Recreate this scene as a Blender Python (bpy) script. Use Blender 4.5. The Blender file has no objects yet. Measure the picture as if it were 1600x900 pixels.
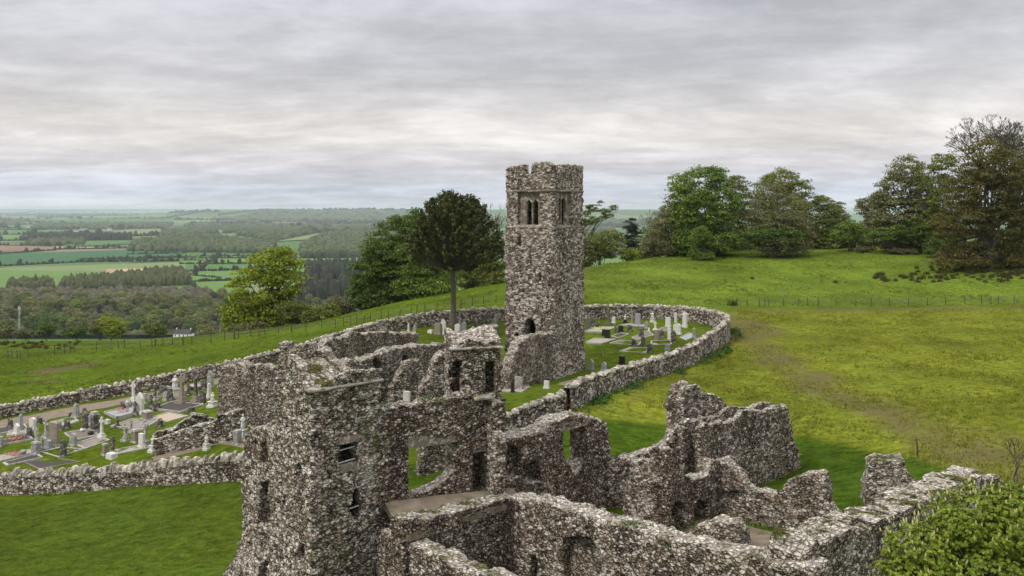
import bpy, math, random
import numpy as np
from mathutils import Vector, Matrix

# ------------------------------------------------------------------ camera, sky, sun, exposure
S = bpy.context.scene
F, CX, HY, CZ = 1386.0, 800.0, 325.0, 15.0      # focal length (px of a 1600 px wide frame), centre, eye level row, eye height
cam_d = bpy.data.cameras.new('camera'); cam = bpy.data.objects.new('camera', cam_d)
S.collection.objects.link(cam); S.camera = cam
cam.location = (0, 0, CZ); cam.rotation_euler = (math.radians(90), 0, 0)
cam_d.sensor_width = 36; cam_d.lens = 36 * F / 1600; cam_d.shift_y = -(450 - HY) / 1600
cam_d.clip_start = 0.5; cam_d.clip_end = 200000

SUN_EL, SUN_ROT = 52.0, -125.0                   # degrees; rotation measured from +Y towards +X
sd = bpy.data.lights.new('sun', 'SUN'); sun = bpy.data.objects.new('sun', sd); S.collection.objects.link(sun)
sd.energy = 1.5; sd.angle = math.radians(10); sd.color = (1.0, 0.94, 0.84)
_e, _r = math.radians(SUN_EL), math.radians(SUN_ROT)
_d = Vector((math.sin(_r) * math.cos(_e), math.cos(_r) * math.cos(_e), math.sin(_e)))
sun.rotation_euler = _d.to_track_quat('Z', 'Y').to_euler()

S.view_settings.view_transform = 'Standard'; S.view_settings.look = 'None'
S.view_settings.exposure = 0.25; S.view_settings.gamma = 1.0; S.view_settings.use_curve_mapping = False
S.cycles.max_bounces = 5; S.cycles.diffuse_bounces = 3; S.cycles.transparent_max_bounces = 4
S.cycles.volume_bounces = 1; S.cycles.use_denoising = True

def ramp(nt, fac, stops, interp='LINEAR'):
    n = nt.nodes.new('ShaderNodeValToRGB'); cr = n.color_ramp; cr.interpolation = interp
    while len(cr.elements) < len(stops): cr.elements.new(0.5)
    for e, (p, c) in zip(cr.elements, stops):
        e.position = p; e.color = (c[0], c[1], c[2], 1) if hasattr(c, '__len__') else (c, c, c, 1)
    nt.links.new(fac, n.inputs[0]); return n.outputs[0]
def math_n(nt, op, a, b=None, c=None, clamp=False):
    n = nt.nodes.new('ShaderNodeMath'); n.operation = op; n.use_clamp = clamp
    for i, v in enumerate((a, b, c)):
        if v is None: continue
        if hasattr(v, 'links'): nt.links.new(v, n.inputs[i])
        else: n.inputs[i].default_value = v
    return n.outputs[0]
def mix(nt, fac, a, b, mode='MIX'):
    n = nt.nodes.new('ShaderNodeMix'); n.data_type = 'RGBA'; n.blend_type = mode
    for k, v in ((0, fac), (6, a), (7, b)):
        if hasattr(v, 'links'): nt.links.new(v, n.inputs[k])
        else: n.inputs[k].default_value = v if k == 0 else (v[0], v[1], v[2], 1)
    return n.outputs[2]
def noise(nt, vec, scale, detail=4, rough=0.55, dist=0.0):
    n = nt.nodes.new('ShaderNodeTexNoise'); n.inputs['Scale'].default_value = scale
    n.inputs['Detail'].default_value = detail; n.inputs['Roughness'].default_value = rough
    n.inputs['Distortion'].default_value = dist
    if vec is not None: nt.links.new(vec, n.inputs['Vector'])
    return n
def mapping(nt, vec, scale=(1, 1, 1), loc=(0, 0, 0)):
    n = nt.nodes.new('ShaderNodeMapping'); n.inputs['Scale'].default_value = scale; n.inputs['Location'].default_value = loc
    nt.links.new(vec, n.inputs['Vector']); return n.outputs[0]

W = bpy.data.worlds.new('World'); S.world = W; W.use_nodes = True
nt = W.node_tree; nt.nodes.clear()
wo = nt.nodes.new('ShaderNodeOutputWorld'); bg = nt.nodes.new('ShaderNodeBackground'); bg.inputs['Strength'].default_value = 0.1
nt.links.new(bg.outputs[0], wo.inputs[0])
sky = nt.nodes.new('ShaderNodeTexSky'); sky.sky_type = 'NISHITA'; sky.sun_disc = False
sky.sun_elevation = math.radians(SUN_EL); sky.sun_rotation = math.radians(SUN_ROT)
tc = nt.nodes.new('ShaderNodeTexCoord'); sp = nt.nodes.new('ShaderNodeSeparateXYZ'); nt.links.new(tc.outputs['Generated'], sp.inputs[0])
zz = math_n(nt, 'ADD', math_n(nt, 'MAXIMUM', sp.outputs[2], 0.0), 0.17)
cb = nt.nodes.new('ShaderNodeCombineXYZ')
nt.links.new(math_n(nt, 'DIVIDE', sp.outputs[0], zz), cb.inputs[0]); nt.links.new(math_n(nt, 'DIVIDE', sp.outputs[1], zz), cb.inputs[1])
big = noise(nt, mapping(nt, cb.outputs[0], (0.62, 0.95, 1), (3.1, 1.7, 0)), 1.0, 9, 0.62, 0.5)
fine = noise(nt, mapping(nt, cb.outputs[0], (2.9, 3.9, 1), (7.3, 2.2, 0)), 1.0, 8, 0.66, 0.2)
cl = math_n(nt, 'ADD', math_n(nt, 'MULTIPLY', big.outputs[0], 0.66), math_n(nt, 'MULTIPLY', fine.outputs[0], 0.34))
dens = ramp(nt, cl, [(0.34, 1.27), (0.43, 1.11), (0.51, 0.92), (0.60, 0.76)])
body = ramp(nt, sp.outputs[2], [(0.0, (0.60, 0.63, 0.68)), (0.022, (0.53, 0.565, 0.64)), (0.05, (0.64, 0.62, 0.645)), (0.085, (0.72, 0.675, 0.645)),
                                (0.14, (0.60, 0.59, 0.61)), (0.23, (0.52, 0.52, 0.56)), (0.30, (0.60, 0.60, 0.635)), (0.5, (1.06, 1.04, 1.03)), (1.0, (1.78, 1.74, 1.68))])
cc = mix(nt, 1.0, body, dens, 'MULTIPLY')
sc_ = nt.nodes.new('ShaderNodeVectorMath'); sc_.operation = 'SCALE'; sc_.inputs['Scale'].default_value = 10.3
nt.links.new(cc, sc_.inputs[0])
nt.links.new(mix(nt, 0.93, sky.outputs[0], sc_.outputs[0]), bg.inputs['Color'])

# ------------------------------------------------------------------ helpers: objects
C = S.collection
def link(o, parent=None):
    C.objects.link(o)
    if parent is not None: o.parent = parent
    return o
def tag(o, label=None, cat=None, group=None, kind=None):
    kind = kind or ('thing' if cat else None)
    for k, v in (('label', label), ('category', cat), ('group', group), ('kind', kind)):
        if v: o[k] = v
    return o
def thing(name, label, cat, loc=(0, 0, 0), rz=0.0, group=None):
    o = bpy.data.objects.new(name, None); o.empty_display_size = 0.3
    o.location = loc; o.rotation_euler = (0, 0, rz); link(o); return tag(o, label, cat, group)
def mesh_np(name, v, f, mat=None, smooth=False):
    v = np.asarray(v, dtype=np.float32); f = np.asarray(f, dtype=np.int32)
    me = bpy.data.meshes.new(name); k = f.shape[1]
    me.vertices.add(len(v)); me.vertices.foreach_set('co', v.ravel())
    me.loops.add(f.size); me.loops.foreach_set('vertex_index', f.ravel())
    me.polygons.add(len(f)); me.polygons.foreach_set('loop_start', np.arange(0, f.size, k, dtype=np.int32))
    me.polygons.foreach_set('loop_total', np.full(len(f), k, dtype=np.int32))
    me.update(calc_edges=True)
    if smooth: me.polygons.foreach_set('use_smooth', np.ones(len(f), dtype=bool))
    if mat: me.materials.append(mat)
    return me
def mesh_py(name, v, f, mat=None):
    me = bpy.data.meshes.new(name); me.from_pydata([tuple(p) for p in v], [], f); me.update()
    if mat: me.materials.append(mat)
    return me
def part(name, me, parent=None, loc=None):
    o = bpy.data.objects.new(name, me)
    if loc is not None: o.location = loc
    return link(o, parent)

class MB:                                   # collects simple solids into one mesh
    def __init__(s): s.v = []; s.f = []
    def add(s, v, f):
        n = len(s.v); s.v += [tuple(p) for p in v]; s.f += [tuple(i + n for i in q) for q in f]; return s
    def box(s, x0, x1, y0, y1, z0, z1, tx=0, ty=0, jit=0, rnd=None):
        v = [(x0, y0, z0), (x1, y0, z0), (x1, y1, z0), (x0, y1, z0), (x0 + tx, y0 + ty, z1), (x1 - tx, y0 + ty, z1), (x1 - tx, y1 - ty, z1), (x0 + tx, y1 - ty, z1)]
        if jit: v = [tuple(c + rnd.uniform(-jit, jit) for c in p) for p in v]
        return s.add(v, [(0, 3, 2, 1), (4, 5, 6, 7), (0, 1, 5, 4), (1, 2, 6, 5), (2, 3, 7, 6), (3, 0, 4, 7)])
    def prism(s, pts, y0, y1):              # outline in x,z extruded in y
        n = len(pts); v = [(x, y0, z) for x, z in pts] + [(x, y1, z) for x, z in pts]
        f = [tuple(range(n)), tuple(range(2 * n - 1, n - 1, -1))]
        f += [(i, i + n, (i + 1) % n + n, (i + 1) % n) for i in range(n)]
        return s.add(v, f)
    def lathe(s, prof, n=10, c=(0, 0)):
        v = []; f = []
        for r, z in prof:
            v += [(c[0] + r * math.cos(2 * math.pi * k / n), c[1] + r * math.sin(2 * math.pi * k / n), z) for k in range(n)]
        for i in range(len(prof) - 1):
            f += [(i * n + k, i * n + (k + 1) % n, (i + 1) * n + (k + 1) % n, (i + 1) * n + k) for k in range(n)]
        f += [tuple(range(n - 1, -1, -1)), tuple(range((len(prof) - 1) * n, len(prof) * n))]
        return s.add(v, f)
    def tube(s, pts, rad, n=5):
        pts = [Vector(p) for p in pts]; v = []; f = []
        for i, p in enumerate(pts):
            d = (pts[min(i + 1, len(pts) - 1)] - pts[max(i - 1, 0)])
            d = d.normalized() if d.length > 1e-6 else Vector((0, 0, 1))
            a = d.cross(Vector((0.31, 0.95, 0.05))).normalized() if abs(d.y) < 0.9 else d.cross(Vector((1, 0, 0))).normalized()
            b = d.cross(a); r = rad[i]
            v += [p + (a * math.cos(2 * math.pi * k / n) + b * math.sin(2 * math.pi * k / n)) * r for k in range(n)]
        for i in range(len(pts) - 1):
            f += [(i * n + k, i * n + (k + 1) % n, (i + 1) * n + (k + 1) % n, (i + 1) * n + k) for k in range(n)]
        f.append(tuple(range(n - 1, -1, -1))); f.append(tuple(range((len(pts) - 1) * n, len(pts) * n)))
        return s.add(v, f)
    def build(s, name, mat, parent=None, loc=None, smooth=False):
        me = mesh_py(name, s.v, s.f, mat)
        if smooth: me.polygons.foreach_set('use_smooth', [True] * len(me.polygons))
        return part(name, me, parent, loc)

# ------------------------------------------------------------------ helpers: numbers
def _h(i, j, k, seed):
    n = (i.astype(np.int64) * 374761393 + j.astype(np.int64) * 668265263 + k.astype(np.int64) * 2147483647 + seed * 974634617) & 0xffffffff
    n = ((n ^ (n >> 13)) * 1274126177) & 0xffffffff; n = ((n ^ (n >> 16)) * 2246822519) & 0xffffffff
    return ((n ^ (n >> 15)) & 0xffffff) / float(0xffffff)
def vn(x, y, z, sc, seed=0):                # value noise, -1..1
    x, y, z = np.broadcast_arrays(np.asarray(x, float) / sc, np.asarray(y, float) / sc, np.asarray(z, float) / sc)
    i, j, k = np.floor(x), np.floor(y), np.floor(z); u, v, w = x - i, y - j, z - k
    u, v, w = u * u * (3 - 2 * u), v * v * (3 - 2 * v), w * w * (3 - 2 * w); r = 0
    for a in (0, 1):
        for b in (0, 1):
            for c in (0, 1):
                r = r + _h(i + a, j + b, k + c, seed) * (u if a else 1 - u) * (v if b else 1 - v) * (w if c else 1 - w)
    return r * 2 - 1
def sstep(a, b, x):
    t = np.clip((x - a) / (b - a), 0, 1); return t * t * (3 - 2 * t)
def poly_sd(px, py, poly):                  # signed distance to a polygon, negative inside
    d = np.full(np.shape(px), 1e18); ins = np.zeros(np.shape(px), bool); n = len(poly)
    for i in range(n):
        ax, ay = poly[i]; bx, by = poly[(i + 1) % n]; ex, ey = bx - ax, by - ay
        wx, wy = px - ax, py - ay; t = np.clip((wx * ex + wy * ey) / max(ex * ex + ey * ey, 1e-12), 0, 1)
        d = np.minimum(d, (wx - t * ex) ** 2 + (wy - t * ey) ** 2)
        if ey != 0:
            c = ((ay > py) != (by > py)) & (px < ex * (py - ay) / ey + ax); ins ^= c
    d = np.sqrt(d); return np.where(ins, -d, d)
def line_d(px, py, line):
    d = np.full(np.shape(px), 1e18)
    for (ax, ay), (bx, by) in zip(line[:-1], line[1:]):
        ex, ey = bx - ax, by - ay; wx, wy = px - ax, py - ay
        t = np.clip((wx * ex + wy * ey) / max(ex * ex + ey * ey, 1e-12), 0, 1)
        d = np.minimum(d, (wx - t * ex) ** 2 + (wy - t * ey) ** 2)
    return np.sqrt(d)
def P(px, py, Y): return Vector(((px - CX) / F * Y, Y, CZ - (py - HY) / F * Y))

# ------------------------------------------------------------------ terrain
WALL_FAR = [(-70, 667, 79, 1.25), (0, 652, 83, 1.25), (100, 634, 85, 1.3), (200, 615, 86.5, 1.35), (340, 588, 89, 1.4), (440, 567, 91, 1.5), (560, 531, 95, 1.6), (640, 513, 97.5, 1.6), (720, 504, 100, 1.6), (790, 500, 102, 1.6)]
WALL_RING = [(790, 500, 102, 1.6), (850, 499, 103, 1.65), (910, 498, 104, 1.7), (1000, 498, 106, 1.75), (1060, 500, 106.5, 1.8), (1105, 506, 104, 1.9), (1131, 516, 100, 2.1), (1140, 527, 95.5, 2.25), (1125, 543, 89, 2.15), (1080, 570, 81, 1.9), (1000, 594, 72.5, 1.65), (940, 617, 65.8, 1.8), (886, 642, 61, 1.9)]
WALL_GATE = [(880, 645, 60.8, 1.45), (840, 656, 59, 1.42), (784, 672, 57, 1.4)]
WALL_NEAR = [(-60, 773, 60, 1.5), (0, 769, 60, 1.5), (100, 766, 59, 1.5), (200, 761, 58, 1.5), (300, 753, 56.5, 1.55), (384, 744, 55, 1.6)]
GP = [(a, b, c) for a, b, c, _ in WALL_FAR + WALL_RING + WALL_GATE + WALL_NEAR]
GP += [(0, 880, 47), (200, 860, 47.5), (340, 890, 43.5), (0, 820, 53.5), (-150, 800, 56), (190, 700, 66), (60, 700, 67), (330, 690, 63),
       (0, 560, 118), (120, 600, 98), (200, 545, 124), (300, 545, 118), (450, 525, 122), (560, 505, 118), (650, 487, 118),
       (720, 475, 121), (790, 462, 125), (913, 578, 80.6), (1000, 545, 85.5), (1060, 520, 95), (800, 604, 72), (850, 604, 72),
       (1300, 480, 125), (1600, 475, 126), (1450, 478, 125), (1200, 510, 104), (1300, 600, 73), (1600, 640, 62), (1440, 718, 51.5), (1570, 745, 48),
       (1250, 690, 58), (1250, 740, 54), (1300, 790, 47), (1200, 855, 42.5), (930, 815, 47.3), (975, 813, 45.8), (1000, 655, 60.5), (960, 690, 57), (660, 735, 54.8), (760, 690, 57.5),
       (635, 642, 62.5), (690, 640, 63.5), (600, 648, 61.5), (1300, 430, 160), (1100, 440, 150), (915, 445, 145), (1600, 430, 152), (1450, 410, 170), (1600, 560, 84),
       (-350, 660, 80), (-350, 560, 115), (1900, 475, 128), (1900, 640, 64)]
SKY = [(-500, 535, 150), (0, 534, 148), (200, 533, 146), (350, 523, 138), (480, 507, 135), (560, 488, 138), (650, 468, 140), (720, 454, 145), (790, 443, 150), (850, 432, 160),
       (915, 419, 170), (1000, 405, 185), (1100, 394, 195), (1200, 390, 200), (1300, 388, 205), (1450, 381, 200), (1600, 386, 190), (2000, 390, 185)]
GP += SKY
pts = np.array([tuple(P(*g)) for g in GP] + [(0, 0, -1.5), (-40, 0, -4.0), (40, 0, 0.5), (0, 25, -2.0), (-30, 25, -3.8), (22, 25, 0.9), (0, 36, -2.4), (-12, 36, -3.0), (12, 33, -0.6), (-60, 30, -6), (60, 30, 1.5), (0, -80, -3), (-2, 52, -0.9), (-12, 50, -2.3)])
def _tk(r2): return np.where(r2 > 0, r2 * np.log(np.maximum(r2, 1e-9)), 0) * 0.5
_n = len(pts); _A = np.zeros((_n + 3, _n + 3)); _dx = pts[:, None, :2] - pts[None, :, :2]
_A[:_n, :_n] = _tk((_dx ** 2).sum(-1)) + np.eye(_n) * 12.0
_A[:_n, _n] = _A[_n, :_n] = 1; _A[:_n, _n + 1:] = pts[:, :2]; _A[_n + 1:, :_n] = pts[:, :2].T
_w = np.linalg.solve(_A, np.concatenate([pts[:, 2], [0, 0, 0]]))
_sa = np.array([math.atan2((a - CX) / F, 1) for a, b, c in SKY]); _sr = np.array([c * math.hypot((a - CX) / F, 1) for a, b, c in SKY])
PLAIN = -105.0
def gz(x, y):
    x = np.asarray(x, float); y = np.asarray(y, float); sh = x.shape; x = x.ravel(); y = y.ravel()
    r = np.hypot(x, y); a = np.arctan2(x, y); re = np.interp(a, _sa, _sr); re = np.where(np.abs(a) > 1.2, 130, re)
    k = np.minimum(1, re / np.maximum(r, 1e-6)); cx_, cy_ = x * k, y * k
    z = np.zeros_like(x)
    for s in range(0, len(x), 20000):
        e = slice(s, s + 20000)
        z[e] = _tk((cx_[e, None] - pts[:, 0]) ** 2 + (cy_[e, None] - pts[:, 1]) ** 2) @ _w[:_n] + _w[_n] + _w[_n + 1] * cx_[e] + _w[_n + 2] * cy_[e]
    u = np.maximum(r - re, 0); z = z - 0.30 * u * u / (u + 10)
    pl = PLAIN + 95 * np.exp(-((y - 11500) / 1700) ** 2) * sstep(-5200, -3600, x) * (1 - sstep(1500, 6000, x)) \
        + 14 * np.exp(-((y - 3600) / 500) ** 2) * np.exp(-((x + 700) / 700) ** 2) + 60 * np.exp(-((y - 30000) / 5000) ** 2)
    h = np.clip(0.5 + (z - pl) / 16, 0, 1); z = np.where(z > pl + 8, z, np.where(z < pl - 8, pl, pl * (1 - h) + z * h + 8 * h * (1 - h) * 0.5))
    return z.reshape(sh)
def g1(x, y): return float(gz(np.array([x]), np.array([y]))[0])
_YS = np.concatenate([np.arange(20, 240, 0.25), np.geomspace(240, 40000, 1500)])
def hit(px, py):                            # where the sight line through a point of the photograph meets the ground
    X = (px - CX) / F * _YS; Z = CZ - (py - HY) / F * _YS; g = gz(X, _YS); b = np.where(Z <= g)[0]
    i = int(b[0]) if len(b) else len(_YS) - 1
    Y = float(_YS[i]); return Vector(((px - CX) / F * Y, Y, float(g[i])))
def hits(pp): return [(h.x, h.y) for h in (hit(*p) for p in pp)]

def axis(lo, hi, step, far0, far1, grow=1.055):
    a = list(np.arange(lo, hi + 1e-6, step)); s, p = step, a[-1]
    while p < far1: s *= grow; p += s; a.append(p)
    s, p, b = step, lo, []
    while p > far0: s *= grow; p -= s; b.append(p)
    return np.array(b[::-1] + a)
gx = axis(-62, 66, 0.45, -60000, 60000); gy = axis(24, 138, 0.45, -4000, 62000)
GX, GY = np.meshgrid(gx, gy); GZ = gz(GX, GY)
near = sstep(420, 150, np.hypot(GX, GY))
GZ = GZ + near * (0.05 * vn(GX, GY, 0, 1.3, 5) + 0.10 * vn(GX, GY, 0, 6, 6))
nx, ny = len(gx), len(gy); idx = np.arange(nx * ny).reshape(ny, nx)
gq = np.stack([idx[:-1, :-1], idx[:-1, 1:], idx[1:, 1:], idx[1:, :-1]], -1).reshape(-1, 4)
# kinds of grass: colour and bare earth belong to the ground itself
col = np.zeros((ny, nx, 3)); col[:] = (0.064, 0.100, 0.008)
jx = GX + 0.5 * vn(GX, GY, 0, 1.1, 8) + 1.2 * vn(GX, GY, 0, 4, 9); jy = GY + 0.5 * vn(GX, GY, 3, 1.1, 8) + 1.2 * vn(GX, GY, 3, 4, 9)
def zone(poly, c, soft=0.5, jit=True):
    global col
    m = sstep(soft, -soft, poly_sd(jx if jit else GX, jy if jit else GY, poly))[..., None]; col = col * (1 - m) + np.array(c) * m
zone(hits([(1145, 482), (1900, 474), (2600, 640), (2600, 890), (1500, 745), (1245, 684), (1060, 668), (880, 650), (1000, 600), (1142, 527)]), (0.112, 0.134, 0.015), 1.6)
zone([(20, 100), (8, 140), (2, 155), (20, 190), (60, 240), (200, 260), (200, 128), (70, 126), (35, 124.5), (24, 112)], (0.090, 0.134, 0.016), 2.0)
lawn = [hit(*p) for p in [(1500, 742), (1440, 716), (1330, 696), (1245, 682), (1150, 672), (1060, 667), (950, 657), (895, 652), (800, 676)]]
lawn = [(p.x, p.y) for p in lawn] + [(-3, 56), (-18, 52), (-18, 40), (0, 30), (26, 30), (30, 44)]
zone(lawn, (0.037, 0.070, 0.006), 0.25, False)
yard = [(P(a, b, c).x, P(a, b, c).y) for a, b, c, _ in WALL_FAR + WALL_RING[1:] + WALL_GATE + WALL_NEAR[::-1]]
zone(yard, (0.066, 0.100, 0.009), 0.3, False)
zone([(-60, 30), (-13.5, 38), (-14.5, 55.5), (-40, 59.5), (-80, 60)], (0.050, 0.080, 0.009), 0.4, False)
dirt = np.zeros((ny, nx))
def trail(pp, w, s):
    global dirt
    dirt = np.maximum(dirt, s * sstep(w, w * 0.25, line_d(jx, jy, hits(pp))))
trail([(1148, 487), (1300, 484), (1600, 481), (1800, 480)], 2.2, 0.8); trail([(1150, 498), (1178, 512), (1162, 532)], 4.6, 1.1)
trail([(1170, 530), (1240, 580), (1310, 625), (1420, 660), (1520, 700), (1640, 760)], 3.6, 0.85)
trail([(1300, 600), (1420, 640), (1600, 690)], 1.6, 0.45); trail([(1090, 585), (980, 625), (890, 652)], 0.9, 0.25)
trail([(70, 582), (130, 570)], 3.0, 0.95); trail([(45, 596), (75, 595)], 1.6, 0.8); trail([(1400, 408), (1600, 398)], 3.0, 0.3)
dirt = dirt * (0.55 + 0.6 * np.clip(vn(GX, GY, 0, 1.2, 21) * 0.6 + vn(GX, GY, 0, 4, 22) * 0.6 + 0.5, 0, 1))
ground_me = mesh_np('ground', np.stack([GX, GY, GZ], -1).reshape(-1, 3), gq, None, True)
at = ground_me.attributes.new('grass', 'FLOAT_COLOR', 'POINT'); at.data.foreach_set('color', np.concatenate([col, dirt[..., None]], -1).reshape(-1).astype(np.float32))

def mat_new(name, rough=0.9):
    m = bpy.data.materials.new(name); m.use_nodes = True; t = m.node_tree
    b = t.nodes['Principled BSDF']; b.inputs['Roughness'].default_value = rough
    b.inputs['Specular IOR Level'].default_value = 0.25
    return m, t, b
def coords(t, which='Object'): return t.nodes.new('ShaderNodeTexCoord').outputs[which]
def attr(t, name):
    n = t.nodes.new('ShaderNodeAttribute'); n.attribute_name = name; return n
def bump(t, b, h, strength=0.5, dist=0.05):
    n = t.nodes.new('ShaderNodeBump'); n.inputs['Strength'].default_value = strength; n.inputs['Distance'].default_value = dist
    t.links.new(h, n.inputs['Height']); t.links.new(n.outputs[0], b.inputs['Normal'])

m, t, b = mat_new('ground_grass', 0.95); b.inputs['Specular IOR Level'].default_value = 0.02
co = coords(t); a = attr(t, 'grass')
n1 = noise(t, co, 0.09, 4).outputs[0]; n2 = noise(t, mapping(t, co, (1.1, 1.9, 1)), 1.0, 5, 0.65).outputs[0]; n3 = noise(t, mapping(t, co, (3.4, 6.2, 3)), 1.0, 3, 0.6).outputs[0]
var = math_n(t, 'MULTIPLY', ramp(t, n1, [(0.3, 0.66), (0.5, 1.0), (0.7, 1.28)]), math_n(t, 'MULTIPLY', ramp(t, n2, [(0.3, 0.55), (0.5, 1.0), (0.72, 1.5)]), ramp(t, n3, [(0.3, 0.7), (0.7, 1.3)])))
cbv = t.nodes.new('ShaderNodeCombineXYZ')
for i in range(3): t.links.new(var, cbv.inputs[i])
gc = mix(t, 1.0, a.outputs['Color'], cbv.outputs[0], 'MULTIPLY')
yel = ramp(t, noise(t, mapping(t, co, (0.16, 0.22, 1), (2, 8, 0)), 1.0, 5, 0.65).outputs[0], [(0.42, 0), (0.62, 1)]); gc = mix(t, math_n(t, 'MULTIPLY', yel, 0.35), gc, mix(t, 1.0, gc, (1.35, 1.12, 0.9), 'MULTIPLY'))
dry = ramp(t, noise(t, mapping(t, co, (0.8, 1.3, 1), (5, 5, 0)), 1.0, 6, 0.7).outputs[0], [(0.55, 0), (0.75, 1)])
gc = mix(t, math_n(t, 'MULTIPLY', dry, 0.22), gc, (0.16, 0.155, 0.035))
earth = mix(t, n2, (0.075, 0.058, 0.032), (0.14, 0.115, 0.06))
gc = mix(t, math_n(t, 'MULTIPLY', a.outputs['Alpha'], ramp(t, n2, [(0.25, 0.35), (0.6, 1.0)])), gc, earth)
# the plain far below: a quilt of pasture, corn and ploughland
vor = t.nodes.new('ShaderNodeTexVoronoi'); vor.inputs['Scale'].default_value = 1.0
wv = noise(t, co, 0.0006, 3); wm = t.nodes.new('ShaderNodeVectorMath'); wm.operation = 'MULTIPLY_ADD'
t.links.new(wv.outputs['Color'], wm.inputs[0]); wm.inputs[1].default_value = (500, 300, 0); t.links.new(co, wm.inputs[2])
t.links.new(mapping(t, wm.outputs[0], (1 / 520, 1 / 330, 0)), vor.inputs['Vector'])
sepc = t.nodes.new('ShaderNodeSeparateColor'); t.links.new(vor.outputs['Color'], sepc.inputs[0])
quilt = ramp(t, sepc.outputs[0], [(0.0, (0.075, 0.13, 0.04)), (0.25, (0.11, 0.18, 0.055)), (0.45, (0.045, 0.075, 0.03)), (0.62, (0.08, 0.145, 0.05)), (0.8, (0.16, 0.20, 0.09)), (0.93, (0.20, 0.155, 0.11))], 'CONSTANT')
pz = t.nodes.new('ShaderNodeSeparateXYZ'); t.links.new(co, pz.inputs[0])
farm = math_n(t, 'LESS_THAN', pz.outputs[2], -60.0)
t.links.new(mix(t, farm, gc, quilt), b.inputs['Base Color'])
bump(t, b, math_n(t, 'ADD', math_n(t, 'MULTIPLY', n2, 1.0), math_n(t, 'MULTIPLY', n3, 0.6)), 0.7, 0.12)
ground_me.materials.append(m)
tag(part('ground', ground_me), kind='structure')
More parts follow.
